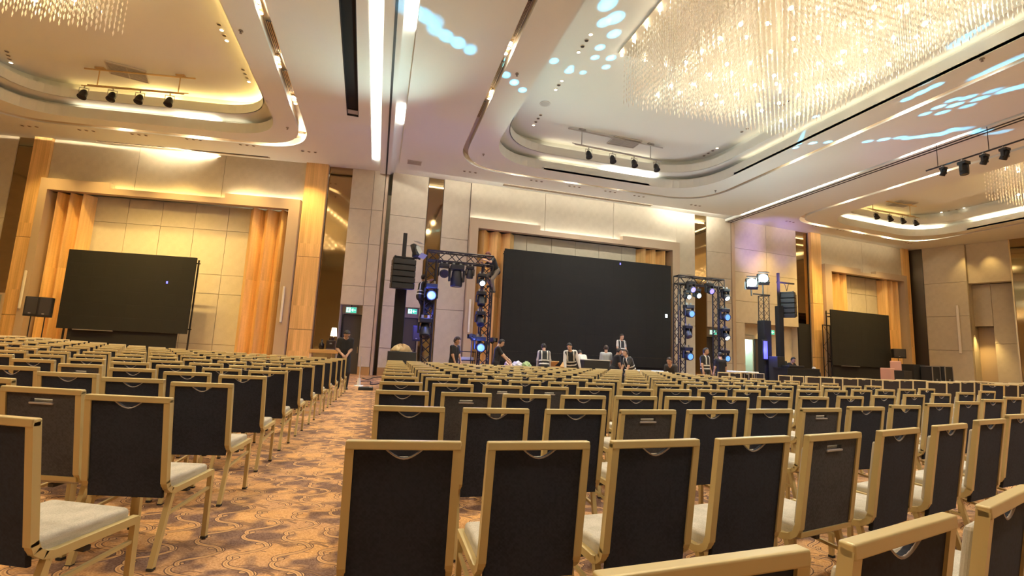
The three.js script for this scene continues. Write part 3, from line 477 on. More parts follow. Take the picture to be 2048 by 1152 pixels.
[[1016, 96], [982, 189], [959, 255]].forEach((p, i) => trio(around(...p, CEIL + 0.2, 0, 1, 3, 0.26), CEIL + 0.2, [1, i === 0 ? 0 : 1, 1], `${['nearest', 'middle', 'farthest'][i]} lit brass downlight plate in the centre ceiling's left slot`, 'lit plates in the centre slot', 1));
[[517, 12], [556, 123], [589, 200]].forEach((p, i) => trio(around(...p, CEIL + 0.2, 0, 1, 3, 0.26), CEIL + 0.2, [1, 1, 1], `${['nearest', 'middle', 'farthest'][i]} lit brass downlight plate in the left ceiling's right slot`, 'lit plates in the left slot', 1));
const TT = CEIL + 1.295;
[[1169, 86.5, 'nearest pair'], [1117.5, 170, 'middle trio'], [1074, 240, 'farthest group']].forEach((p, i) => trio(around(p[0], p[1], TT, 0, 1, i === 1 ? 3 : 4, 0.3), TT - 0.004, [1, 0, i === 1 ? 1 : 0, i === 0 ? 1 : 0], `${p[2]} of downlights on the left part of the centre ceiling tray`, 'downlights on the centre tray'));
[[1421, 303.5, 'downlights right of the hanging centre truss on the tray'], [1489, 260, 'dark downlight pair seen through the chandelier fringe'], [1586, 197, 'dark downlights behind the lower crystals of the great chandelier']].forEach((p, i) => trio(around(p[0], p[1], TT, 0, 1, i === 1 ? 2 : 4, 0.3), TT - 0.004, [0, 0, 0, i === 0 ? 1 : 0], p[2], 'downlights on the centre tray'));
[[446, 65, 'nearer group of downlights along the right edge of the amber left tray'], [492, 151, 'farther group of downlights along the right edge of the amber left tray'], [18, 114, 'downlights at the left picture edge on the amber left tray']].forEach((p, i) => trio(around(p[0], p[1], TT, i === 2 ? 0.4 : 0, 0.9, 4, 0.3), TT - 0.004, [1, 0, i === 0 ? 1 : 0, 0], p[2], 'downlights on the left tray'));
trio(around(1905, 420, TT, 0.2, 1, 4, 0.34), TT - 0.004, [1, 0, 0, 1], 'downlights on the far right tray between truss and chandelier', 'downlights on the right tray');

// small lamps hidden in the brass slots
function slotLamp(px, py, label, group, c, I) {
  const [x, , z] = onY(px, py, CEIL + 0.12), t = thing('slot_lamp', label, 'slot light', [x, CEIL + 0.15, z], 0, group);
  mesh('lamp_body', bx(0.34, 0.03, 0.08, 0, 0.07, 0), rim, t); mesh('lamp_lens', new THREE.SphereGeometry(0.035, 10, 8), glow(c, 12), t); pointLight([x, CEIL + 0.15, z], c, I, 1.5);
}
[[20, 219], [122, 245], [250, 256.5], [395, 268.5], [545, 283], [600, 272]].forEach((p, i) => slotLamp(p[0], p[1], `${ORDL[i]} glowing slot lamp from the left along the left ceiling ring`, 'slot lamps of the left ceiling', WARM, 5));
[[968, 328], [1036, 346], [1143, 362], [1237, 377], [1335, 392.5], [1408, 393], [1510, 358], [1590, 318], [1690, 271], [1812, 214], [1962, 143]].forEach((p, i) => slotLamp(p[0], p[1], i < 10 ? `${ORDL[i]} glowing slot lamp from the left around the centre ceiling ring` : 'glowing slot lamp of the centre ceiling ring nearest the right picture edge', 'slot lamps of the centre ceiling', SOFT, 4.5));
[[1620, 431], [1646, 447], [1723, 461.5], [1784, 472.5], [1841, 478], [1946, 459], [2035, 439]].forEach((p, i) => slotLamp(p[0], p[1], `${ORDL[i]} slot lamp from the left along the wall side of the right ceiling ring`, 'slot lamps of the right ceiling', WARM, 5));
[[1696, 399], [1784, 368], [1862, 344]].forEach((p, i) => slotLamp(p[0], p[1], `${ORDL[i]} slot lamp from the left along the near side of the right ceiling ring`, 'slot lamps of the right ceiling', WARM, 5));

function grille(a, b, label, group, W = 0.13) {      // linear air grille lying in a slot
  const A = onY(...a, CEIL + 0.2), B = onY(...b, CEIL + 0.2), x = W > 0.15 ? -3.42 : 2.885, L = Math.abs(B[2] - A[2]), t = thing('air_grille', label, 'air grille', [x, CEIL + 0.2, (A[2] + B[2]) / 2], 0, group);
  mesh('grille_back', bx(W, 0.02, L, 0, 0.03, 0), dark, t);
  for (let i = 0; i < 5; i++) mesh('slat', bx(W * 0.07, 0.03, L, -W * 0.45 + i * W * 0.225, 0.01, 0), brass, t);
}
[[[1058, 2], [1026, 74]], [[1009, 125], [987, 173]], [[977, 206], [963, 236]]].forEach((q, i) => grille(...q, `${['nearest', 'middle', 'farthest'][i]} slatted air grille in the centre ceiling's left slot`, 'air grilles of the centre slot'));
[[[526, 42], [550, 104]], [[566, 142], [584, 184]]].forEach((q, i) => grille(...q, `${['nearer', 'farther'][i]} slatted air grille in the left ceiling's right slot`, 'air grilles of the left slot', 0.2));

function vent(cx, cz, w, d, turn, label) {
  const t = thing('ceiling_vent', label, 'vent', [cx, TT - 0.03, cz], turn), grey = std([0.52, 0.50, 0.45], 0.7);
  mesh('vent_frame', merge([bx(w, 0.05, 0.04, 0, 0, d / 2), bx(w, 0.05, 0.04, 0, 0, -d / 2), bx(0.04, 0.05, d, w / 2, 0, 0), bx(0.04, 0.05, d, -w / 2, 0, 0), bx(0.03, 0.05, d, 0, 0, 0)]), grey, t);
  mesh('vent_back', bx(w, 0.01, d, 0, 0.024, 0), std([0.36, 0.34, 0.30], 0.8), t);
  for (let i = 1; i < 9; i++) mesh('slat', bx(w - 0.06, 0.008, 0.05, 0, 0, -d / 2 + d * i / 9).translate(0, 0, 0), grey, t);
}
vent(9.85, -18.2, 1.3, 0.75, 0, 'grey return air vent above the hanging truss of the centre tray'); vent(-9.5, -19.6, 1.15, 0.9, 0.25, 'grey return air vent on the amber left tray'); vent(28.2, -19.55, 1.2, 0.85, -0.08, 'grey return air vent on the far right tray');
{ const [x, , z] = onY(1090, 207, TT), t = thing('ceiling_speaker', 'round flush ceiling speaker on the left of the centre tray', 'speaker', [x, TT - 0.01, z]); mesh('speaker_rim', new THREE.TorusGeometry(0.19, 0.02, 8, 28).rotateX(Math.PI / 2), std([0.6, 0.58, 0.54], 0.6), t); mesh('speaker_cloth', cyl(0.18, 0.18, 0.012, 0, 0, 0, 28), std([0.48, 0.47, 0.44], 0.9), t); }
{ const [x, , z] = onY(829, 325, CEIL), t = thing('wall_grille', 'small square grille on the ceiling panel beside the partition beam', 'grille', [x, CEIL - 0.012, z]); mesh('grille_frame', merge([bx(0.62, 0.02, 0.03, 0, 0, 0.22), bx(0.62, 0.02, 0.03, 0, 0, -0.22), bx(0.03, 0.02, 0.46, 0.3, 0, 0), bx(0.03, 0.02, 0.46, -0.3, 0, 0)]), std([0.55, 0.52, 0.47], 0.6), t); for (let i = 0; i < 6; i++) mesh('slat', bx(0.58, 0.012, 0.03, 0, 0.002, -0.17 + i * 0.068), std([0.45, 0.42, 0.37], 0.6), t); }
[[482, 61, 'sprinkler head on the left ceiling band near the bright slot'], [1034, 147, 'sprinkler head beside the cyan patch on the centre band'], [967, 308, 'sprinkler head at the far left corner of the centre band'], [1964, 117, 'sprinkler head on the purple-lit right ceiling band'], [575, 255, 'sprinkler head at the far right corner of the left band'], [1431, 381, 'sprinkler head at the far right corner of the centre band']].forEach(q => {
  const [x, , z] = onY(q[0], q[1], CEIL), t = thing('sprinkler', q[2], 'sprinkler', [x, CEIL, z]); mesh('escutcheon', cyl(0.05, 0.06, 0.02, 0, -0.01, 0, 14), std([0.35, 0.32, 0.28], 0.4, 0.6), t); mesh('nozzle', merge([cyl(0.015, 0.015, 0.06, 0, -0.05, 0, 8), cyl(0.035, 0.035, 0.006, 0, -0.08, 0, 12)]), std([0.25, 0.22, 0.2], 0.4, 0.6), t);
});
// slots for the roll-down screens along the back walls
mesh('screen_slot', merge([bx(8.4, 0.03, 0.05, 0, 0, -0.11), bx(8.4, 0.03, 0.05, 0, 0, 0.11), bx(8.4, 0.01, 0.2, 0, 0.012, 0)]).translate(9.7, CEIL + 0.135, -22.5), std([0.30, 0.24, 0.17], 0.7), ceiling);
{ const g = merge([bx(7.2, 0.03, 0.05, 0, 0, -0.11), bx(7.2, 0.03, 0.05, 0, 0, 0.11)]).rotateY(FL.turn).translate(-8.95, CEIL + 0.135, -23.72); mesh('screen_slot', g, lacquer, ceiling); mesh('screen_slot_gap', bx(7.1, 0.01, 0.2).rotateY(FL.turn).translate(-8.95, CEIL + 0.145, -23.72), dark, ceiling); }
// black track slot cut into the left ceiling
{ const q = [[-1.49, -3], [-1.11, -3], [-1.11, -10], [-1.28, -17.4], [-1.66, -17.4], [-1.49, -10]].map(v => P2(...v)); slab(ceiling, 'track_slot', q, [], CEIL + 0.11, CEIL + 0.14, blackCloth); riser(ceiling, 'track_slot_side', q, CEIL - 0.004, CEIL + 0.12, dark, 0.02); }
mesh('track_slot_end', bx(0.36, 0.02, 0.3).rotateY(0.02).translate(-1.46, CEIL + 0.06, -17.2), std([0.4, 0.38, 0.34], 0.7), ceiling);

// ------------------------------------------------------------------ trusses and stage lamps
function trussParts(t, A, B, w, mat, bay = 0.35, chordR = 0.032, seg = 3) {   // square lattice truss from A to B in the thing's own frame
  const a = V(...A), b = V(...B), d = b.clone().sub(a), L = d.length(), dir = d.clone().normalize(), q = new THREE.Quaternion().setFromUnitVectors(V(0, 1, 0), dir);
  const at = (x, s, z) => V(x * w / 2, s, z * w / 2).applyQuaternion(q).add(a).toArray(), C = [[1, 1], [1, -1], [-1, -1], [-1, 1]];
  for (const c of C) mesh('chord', rod(at(c[0], 0, c[1]), at(c[0], L, c[1]), chordR, 6), mat, t);
  const n = Math.max(1, Math.round(L / bay)), br = [];
  for (let f = 0; f < 4; f++) for (let i = 0; i < n; i++) { const c0 = C[f], c1 = C[(f + 1) % 4], s0 = L * i / n, s1 = L * (i + 1) / n; br.push(rod(i & 1 ? at(c1[0], s0, c1[1]) : at(c0[0], s0, c0[1]), i & 1 ? at(c0[0], s1, c0[1]) : at(c1[0], s1, c1[1]), chordR * 0.55, 4)); }
  for (const s of [0, L]) for (let f = 0; f < 4; f++) { const c0 = C[f], c1 = C[(f + 1) % 4]; br.push(rod(at(c0[0], s, c0[1]), at(c1[0], s, c1[1]), chordR * 0.8, 4)); }
  const m = mesh('bracing', merge(br), mat, t); m.userData = { kind: 'stuff' };
}
const alu = std([0.45, 0.44, 0.42], 0.4, 0.8), blackTruss = std([0.035, 0.030, 0.028], 0.45, 0.5);
// spotlights on the three battens of the ceiling trays
function batten(p, q, y, label, mat) {
  const A = onY(...p, y), B = onY(...q, y), L = Math.hypot(B[0] - A[0], B[2] - A[2]), t = thing('hanging_truss', label, 'truss', [(A[0] + B[0]) / 2, y, (A[2] + B[2]) / 2], Math.atan2(-(B[2] - A[2]), B[0] - A[0]));
  for (const z of [-0.12, 0.12]) mesh('chord', rod([-L / 2, z > 0 ? 0 : 0.16, z], [L / 2, z > 0 ? 0 : 0.16, z], 0.02, 6), mat, t);
  const br = []; for (let i = 0; i < L / 0.25; i++) { const s = -L / 2 + i * 0.25; br.push(rod([s, i & 1 ? 0 : 0.16, i & 1 ? 0.12 : -0.12], [Math.min(L / 2, s + 0.25), i & 1 ? 0.16 : 0, i & 1 ? -0.12 : 0.12], 0.009, 4)); }
  mesh('bracing', merge(br), mat, t).userData = { kind: 'stuff' };
  for (const s of [-0.4, 0.4]) { mesh('drop_rod', rod([s * L, 0.16, -0.1], [s * L, TT - y - 0.02, -0.1], 0.018, 6), mat, t); mesh('ceiling_clamp', bx(0.3, 0.05, 0.12, s * L, TT - y - 0.03, -0.1), mat, t); }
  mesh('ceiling_pipe', rod([-L * 0.55, TT - y - 0.09, -0.1], [L * 0.55, TT - y - 0.09, -0.1], 0.03, 6), mat, t);
  return { t, hang: (px, py) => { const q = onY(px, py, y), k = (q[0] - A[0]) / (B[0] - A[0]), a = t.rotation.y; return [q[0] + 0.12 * Math.sin(a), y - 0.075, A[2] + (B[2] - A[2]) * k + 0.12 * Math.cos(a)]; } };
}
function parCan(x, y, z, turn, label, group, tilt = 0.5, s = 1) {
  const t = thing('spotlight', label, 'spotlight', [x, y, z], turn, group); t.scale.setScalar(s);
  mesh('yoke', merge([bx(0.02, 0.26, 0.03, -0.16, -0.16, 0), bx(0.02, 0.26, 0.03, 0.16, -0.16, 0), bx(0.34, 0.02, 0.03, 0, -0.03, 0), cyl(0.025, 0.025, 0.08, 0, 0.01, 0, 8)]), alu, t);
  const can = new THREE.LatheGeometry([[0, 0.2], [0.07, 0.19], [0.105, 0.12], [0.13, 0], [0.14, -0.16], [0.155, -0.17], [0.155, -0.2], [0.12, -0.2], [0.12, -0.14], [0, -0.14]].map(q => new THREE.Vector2(...q)), 18).rotateX(-tilt).translate(0, -0.27, 0);
  mesh('can', can, blackMetal, t); return t;
}
{ const a = batten([1147, 291], [1320, 325], 9.95, 'light lattice truss hung under the centre ceiling tray', alu);
  [[1167, 304], [1215, 312], [1259, 319], [1303, 327]].forEach((p, i) => { const q = a.hang(...p); spotLight([q[0], q[1] - 0.5, q[2] - 0.25], [q[0] * 1.6 - 5, 5.5, -23.3], SOFT, 26, 32, 0.9, 5); parCan(...q, 0, `${ORDL[i]} black spotlight from the left under the centre tray truss`, 'spotlights of the centre batten', 0.4, 0.88); }); }  // beams added to these unlit spotlights to brighten the portal niche
{ const a = batten([168, 174], [372, 192], 9.95, 'lattice truss hung under the amber left ceiling tray', brass);
  [[182, 181], [237, 185], [293, 192], [350, 196]].forEach((p, i) => { const q = a.hang(...p); spotLight([q[0], q[1] - 0.5, q[2] - 0.25], [q[0] * 1.25 + 2, 2.6, -24.2], AMBER, 80, 36, 0.9, 5); parCan(...q, 0, `${ORDL[i]} black spotlight from the left under the left tray truss`, 'spotlights of the left batten', 0.4, 0.88); }); }
{ const a = batten([1740, 421], [1834, 437], 9.95, 'small lattice truss hung under the far right ceiling tray', brass);
  [[1752, 421], [1778, 426], [1801, 431], [1824, 436]].forEach((p, i) => { const q = a.hang(...p); spotLight([q[0], q[1] - 0.5, q[2] - 0.25], [q[0] * 1.5 - 13, 3.5, -23.6], AMBER, 42, 32, 0.9, 5); parCan(...q, 0, `${ORDL[i]} black spotlight from the left under the far right tray truss`, 'spotlights of the right batten', 0.4, 0.85); }); }
function movingHead(pos, turn, label, group, o = {}) { // base, yoke, head and lens; hangs from its clamp
  const t = thing('moving_head_light', label, 'stage light', pos, turn, group), s = o.s || 1; t.scale.setScalar(s);
  mesh('base', rbx(0.34, 0.13, 0.30, 0, -0.075, 0, 0.02), blackMetal, t); mesh('clamp', merge([bx(0.06, 0.09, 0.05, -0.09, 0.035, 0), bx(0.06, 0.09, 0.05, 0.09, 0.035, 0)]), alu, t);
  for (const k of [-1, 1]) mesh('yoke_arm', rbx(0.05, 0.30, 0.13, k * 0.18, -0.28, 0, 0.015), blackMetal, t);
  const prof = [[0, 0.23], [0.09, 0.22], [0.125, 0.15], [0.135, 0.02], [0.15, -0.02], [0.15, -0.19], [0.14, -0.22], [0.115, -0.22], [0.115, -0.2], [0, -0.2]].map(q => new THREE.Vector2(...q));
  const head = mesh('head', new THREE.LatheGeometry(prof, 22), blackMetal, t); head.position.set(0, -0.34, 0); head.rotation.set(o.tilt ?? 0, 0, o.roll ?? 0);
  const lens = mesh('lens', new THREE.CylinderGeometry(0.112, 0.112, 0.015, 24), o.glow ? o.glow : std([0.02, 0.02, 0.03], 0.1), head); lens.position.y = -0.205; if (o.glow) lens.userData = { label: o.lensLabel || 'glowing lens' };
  return t;
}
{ const A = [18.9, 8.62, -12.2], B = [18.85, 8.62, -8.4], t = thing('lighting_batten', 'thin black batten under the beam at the upper right', 'batten', [18.88, 8.62, -10.3], 0);
  mesh('pipe', rod([0.02, 0, -1.9], [-0.03, 0, 1.9], 0.03, 8), blackTruss, t); for (const z of [-1.5, 0, 1.5]) mesh('hanger', rod([0, 0, z], [0, CEIL - 8.62 - 0.05, z], 0.012, 6), blackTruss, t);
  [[1893, 333, 0.56], [1933, 320, 0.84], [1975, 307, 0.62], [2019, 295, 0.68]].forEach((p, i) => { const q = onY(p[0], p[1], 8.6); movingHead([18.88, 8.589 - 0.08 * p[2], q[2]], 0.0, `${ORDL[i]} black moving head from the left under the upper right batten`, 'moving heads of the upper right batten', { s: p[2], tilt: i === 1 ? 0 : 0.5 }); }); }
// ------------------------------------------------------------------ screens, sound and lights on the stage side
const screenMat = std([0.0065, 0.0067, 0.006], 0.8), blueGlow = glow([0.10, 0.30, 1], 7, [0.1, 0.1, 0.2]), cyanGlow = glow([0.09, 0.34, 1], 1.35, [0.1, 0.1, 0.2]), whiteGlow = glow([0.85, 1, 1], 14);
function ledWall(F, px, off, label, o = {}) {        // px: corners top left, top right, bottom right, bottom left
  const [a, b, c, d] = px.map(p => F.at(p[0], p[1], off)), s0 = (a[0] + d[0]) / 2, s1 = (b[0] + c[0]) / 2, y1 = (a[1] + b[1]) / 2, y0 = (c[1] + d[1]) / 2, W = s1 - s0, Hh = y1 - y0, t = thing('led_screen', label, 'screen', F.world((s0 + s1) / 2, 0, off), F.turn);
  const nx = Math.round(W / 0.5), ny = Math.round(Hh / 0.5), g = new THREE.BoxGeometry(W / nx - 0.0015, Hh / ny - 0.0015, 0.06);
  for (let i = 0; i < nx; i++) for (let j = 0; j < ny; j++) mesh('screen_tile', g, screenMat, t).position.set(-W / 2 + W * (i + 0.5) / nx, y0 + Hh * (j + 0.5) / ny, 0);
  const fr = []; for (let i = 0; i <= 4; i++) fr.push(bx(0.05, y1 - 0.05, 0.05, -W / 2 + 0.06 + (W - 0.12) * i / 4, (y1 - 0.05) / 2, -0.3)); fr.push(bx(W, 0.05, 0.05, 0, y1 - 0.2, -0.3), bx(W, 0.05, 0.05, 0, y0 + 0.2, -0.3), bx(W - 0.3, 0.05, 0.3, 0, y0 + 0.4, -0.16), bx(W - 0.3, 0.05, 0.3, 0, y1 - 0.4, -0.16));
  mesh('support_frame', merge(fr), blackTruss, t).userData = { kind: 'stuff' };
  if (o.skirt) mesh('black_skirt', bx(W * o.skirt[1] - W * o.skirt[0], y0 + 0.01, 0.04, -W / 2 + W * (o.skirt[0] + o.skirt[1]) / 2, y0 / 2 - 0.005, -0.05), blackCloth, t);
  if (o.bar) mesh('cable_tray', bx(W * 0.3, 0.03, 0.06, -W * 0.22, y0 - 0.02, 0.06), alu, t);
  for (const [q, m] of o.dots || []) { const r = F.at(q[0], q[1], off); mesh('lit_pixel_block_light', bx(m === whiteGlow ? 0.11 : 0.06, m === whiteGlow ? 0.16 : 0.1, 0.01, r[0] - (s0 + s1) / 2, r[1], 0.036), m, t); }
  return { s0, s1, y0, y1 };
}
const deepBlue = glow([0.15, 0.15, 1], 3, [0.05, 0.05, 0.1]);
ledWall(FC, [[1008, 498], [1341, 531], [1341, 735], [1000, 725]], 0.62, 'largest dark video screen, in the middle portal behind the crew', { dots: [[[1240, 528], deepBlue], [[1332, 632], whiteGlow]], skirt: [0, 1] });
ledWall(FL, [[140, 497], [393, 517], [375, 669], [113, 655]], 1.3, 'black video screen in front of the amber-lit left portal', { dots: [[[335, 565], deepBlue]], skirt: [0.08, 0.92], bar: 1 });
ledWall(FR, [[1661, 621], [1777, 629], [1782, 738], [1664, 728]], 1.2, 'black video screen in front of the right portal', { dots: [], skirt: [0.02, 0.98], bar: 1 });
const base = (px, py, z) => { const p = onZ(px, py, z); return [p[0], 0, z]; };
const yAt = (px, py, z) => onZ(px, py, z)[1];

function standSpeaker(px, py, z, turn, w, h, label, standLabel, group) {
  const p = onZ(px, py, z), y = p[1] - h / 2, t = thing('loudspeaker', label, 'speaker', [p[0], y, z], turn, group), sh = new THREE.Shape([[-w / 2, w * 0.32], [w / 2, w * 0.32], [w * 0.36, -w * 0.45], [-w * 0.36, -w * 0.45]].map(q => new THREE.Vector2(q[0], -q[1])));
  mesh('cabinet', new THREE.ExtrudeGeometry(sh, { depth: h - 0.03, bevelEnabled: true, bevelSize: 0.012, bevelThickness: 0.015, bevelSegments: 2 }).rotateX(-Math.PI / 2).translate(0, 0.015, 0), blackMetal, t);
  mesh('grille', rbx(w * 0.9, h * 0.86, 0.02, 0, h * 0.53, w * 0.34, 0.01), std([0.035, 0.03, 0.028], 0.7), t); mesh('badge', bx(0.07, 0.03, 0.008, -w * 0.05, h * 0.16, w * 0.34 + 0.012), alu, t); mesh('handle', bx(0.012, 0.16, 0.05, w * 0.46, h * 0.6, -w * 0.05), dark, t);
  const s = thing('speaker_stand', standLabel, 'stand', [p[0], 0, z], turn, group && 'stands under ' + group);
  mesh('pole', rod([0, 0.35, 0], [0, y - 0.001, 0], 0.018, 8), blackMetal, s); mesh('collar', cyl(0.035, 0.035, 0.1, 0, 0.75, 0), blackMetal, s);
  for (let i = 0; i < 3; i++) { const a = i * 2.094; mesh('leg', rod([0, 0.75, 0], [Math.cos(a) * 0.45, 0.012, Math.sin(a) * 0.45], 0.012, 6), blackMetal, s); }
}
standSpeaker(65, 613, -21.8, 0.2, 0.36, 0.72, 'left one of two black speakers on poles by the left portal', 'tripod pole under the left speaker of the pair', 'the speaker pair by the left portal');
standSpeaker(93, 615, -21.5, 0.1, 0.36, 0.72, 'right one of two black speakers on poles beside the left screen', 'tripod pole under the right speaker of the pair', 'the speaker pair by the left portal');
standSpeaker(833, 667, -20, 0.1, 0.32, 0.62, 'slim dark speaker on a pole between the mast and the left truss', 'thin pole under the slim dark speaker', null);
standSpeaker(1796, 707, -22, -0.5, 0.62, 0.56, 'black speaker on a pole right of the right screen', 'pole under the black speaker right of the right screen', null);

function mast(px, pyTop, z, w, label) {
  const p = onZ(px, pyTop, z), t = thing('speaker_mast', label, 'mast', [p[0], 0, z]); const hgt = p[1];
  mesh('column', rbx(w, hgt * 0.72, w, 0, hgt * 0.36, 0, 0.02), blackCloth, t); mesh('inner_mast', bx(w * 0.36, hgt * 0.32, w * 0.36, 0, hgt * 0.84, 0), blackMetal, t); mesh('base_plate', bx(w * 2.4, 0.06, w * 2.4, 0, 0.03, 0), blackMetal, t);
  return { t, x: p[0], hgt };
}
function lineArray(p, turn, n, w, h, d, curve, label) {
  const t = thing('line_array', label, 'speaker', p, turn);
  mesh('flying_frame', merge([bx(w * 0.9, 0.05, 0.05, 0, 0.06, -d * 0.3), bx(w * 0.9, 0.05, 0.05, 0, 0.06, d * 0.3), bx(0.05, 0.05, d, w * 0.42, 0.06, 0), bx(0.05, 0.05, d, -w * 0.42, 0.06, 0)]), blackMetal, t);
  let y = 0, z = 0; for (let i = 0; i < n; i++) { const a = curve * i, c = new THREE.Group(), m = mesh('cabinet', rbx(w, h - 0.012, d, 0, -h / 2, 0, 0.02), blackMetal, t); m.position.set(0, y, z); m.rotation.x = a; mesh('grille', bx(w * 0.92, h * 0.72, 0.01, 0, -h / 2, d / 2 + 0.006), std([0.022, 0.022, 0.026], 0.6), m); y -= h * Math.cos(a); z -= h * Math.sin(a); }
  return t;
}
{ const z = -17.3, m = mast(811, 467, z, 0.38, 'black mast carrying the left line array'); 
  const y1 = yAt(811, 520, z + 0.55), y0 = yAt(805, 578, z + 0.55); lineArray([m.x - 0.0, y1, z + 0.55], 0.1, 5, 0.78, (y1 - y0) / 5, 0.5, 0.015, 'black line array hanging high on the left mast');
  mesh('array_arm', bx(0.1, 0.1, 0.6, 0, y1 + 0.1, 0.3), blackMetal, m.t); }
{ const z = -18.4, m = mast(1556, 546, z, 0.26, 'black mast carrying the right line array'), y1 = yAt(1572, 588, z), y0 = yAt(1568, 634, z), xa = onZ(1574, 600, z)[0];
  mesh('array_arm', merge([bx(1.0, 0.07, 0.07, 0.42, yAt(1570, 566, z), 0), rod([xa - m.x - 0.12, yAt(1570, 566, z), 0], [xa - m.x, y1 + 0.14, 0.0], 0.014), rod([xa - m.x + 0.12, yAt(1570, 566, z), 0], [xa - m.x, y1 + 0.14, 0.0], 0.014)]), blackMetal, m.t);
  lineArray([xa, y1, z], -0.95, 5, 0.72, (y1 - y0) / 5, 0.62, 0.05, 'black line array hanging on the right mast, turned to the left'); }
// floodlights
function flood(px, py, z, turn, tilt, label, lit, stand) {
  const p = onZ(px, py, z), t = thing('floodlight', label, 'floodlight', p, turn); const hd = mesh('housing', rbx(0.46, 0.46, 0.18, 0, 0, -0.06, 0.04), blackMetal, t); hd.rotation.x = tilt;
  mesh('lens', new THREE.CylinderGeometry(0.19, 0.19, 0.02, 24).rotateX(Math.PI / 2).translate(0, 0, 0.045), lit || std([0.6, 0.65, 0.66], 0.15, 0.6), hd);
  for (const k of [-1, 1]) mesh('barn_door', bx(0.44, 0.012, 0.2).rotateX(k * 0.5).translate(0, k * 0.26, 0.12), lit ? blackMetal : std([0.7, 0.75, 0.74], 0.25, 0.6), hd);
  mesh('bracket', merge([bx(0.03, 0.34, 0.04, -0.26, -0.1, -0.05), bx(0.03, 0.34, 0.04, 0.26, -0.1, -0.05), bx(0.55, 0.03, 0.04, 0, -0.27, -0.05), cyl(0.03, 0.03, stand, 0, -0.27 - stand / 2, -0.05)]), blackMetal, t); return p;
}
flood(836, 501, -17.1, 1.0, -0.35, 'pale unlit floodlight with barn doors on top of the left mast', null, 0.05);
const floodGlow = glow([0.82, 1, 1], 30);
const fl1 = flood(1503, 566, -17.6, -0.45, -0.1, 'left one of two blazing white floodlights on the lattice tower', floodGlow, 0.3), fl2 = flood(1526, 557, -17.6, -0.45, -0.1, 'right one of two blazing white floodlights on the lattice tower', floodGlow, 0.45);
pointLight([fl1[0] - 0.25, fl1[1], fl1[2] + 0.4], COOL, 9, 8); pointLight([fl2[0] - 0.25, fl2[1], fl2[2] + 0.4], COOL, 9, 8);
{ const z = -17.8, p = onZ(1527, 590, z), t = thing('truss_tower', 'lattice tower wrapped in black cloth under the white floodlights', 'truss', [p[0], 0, z]), top = p[1] - 0.05, mid = yAt(1528, 641, z);
  trussParts(t, [0, 0.05, 0], [0, top, 0], 0.30, blackTruss, 0.3, 0.02); mesh('black_wrap', rbx(0.42, mid, 0.42, 0, mid / 2, 0, 0.05), blackCloth, t); mesh('base_plate', bx(0.5, 0.04, 0.5, 0, 0.02, 0), blackMetal, t); mesh('cross_arm', bx(0.9, 0.05, 0.05, -0.2, top + 0.04, 0.1), blackMetal, t);
  const q = onZ(1529, 700, z + 0.3), c = thing('blue_bar_light', 'tall blue LED lamp on the black wrapped tower', 'stage light', [q[0], q[1] - 0.45, z + 0.3]); mesh('housing', rbx(0.3, 0.9, 0.12, 0, 0.45, 0, 0.03), blackMetal, c); mesh('lens', rbx(0.2, 0.78, 0.03, 0, 0.45, 0.06, 0.012), glow([0.08, 0.08, 1], 2.6, [0.05, 0.05, 0.2]), c); pointLight([q[0], q[1], z + 0.6], [0.1, 0.12, 1], 3, 4); }
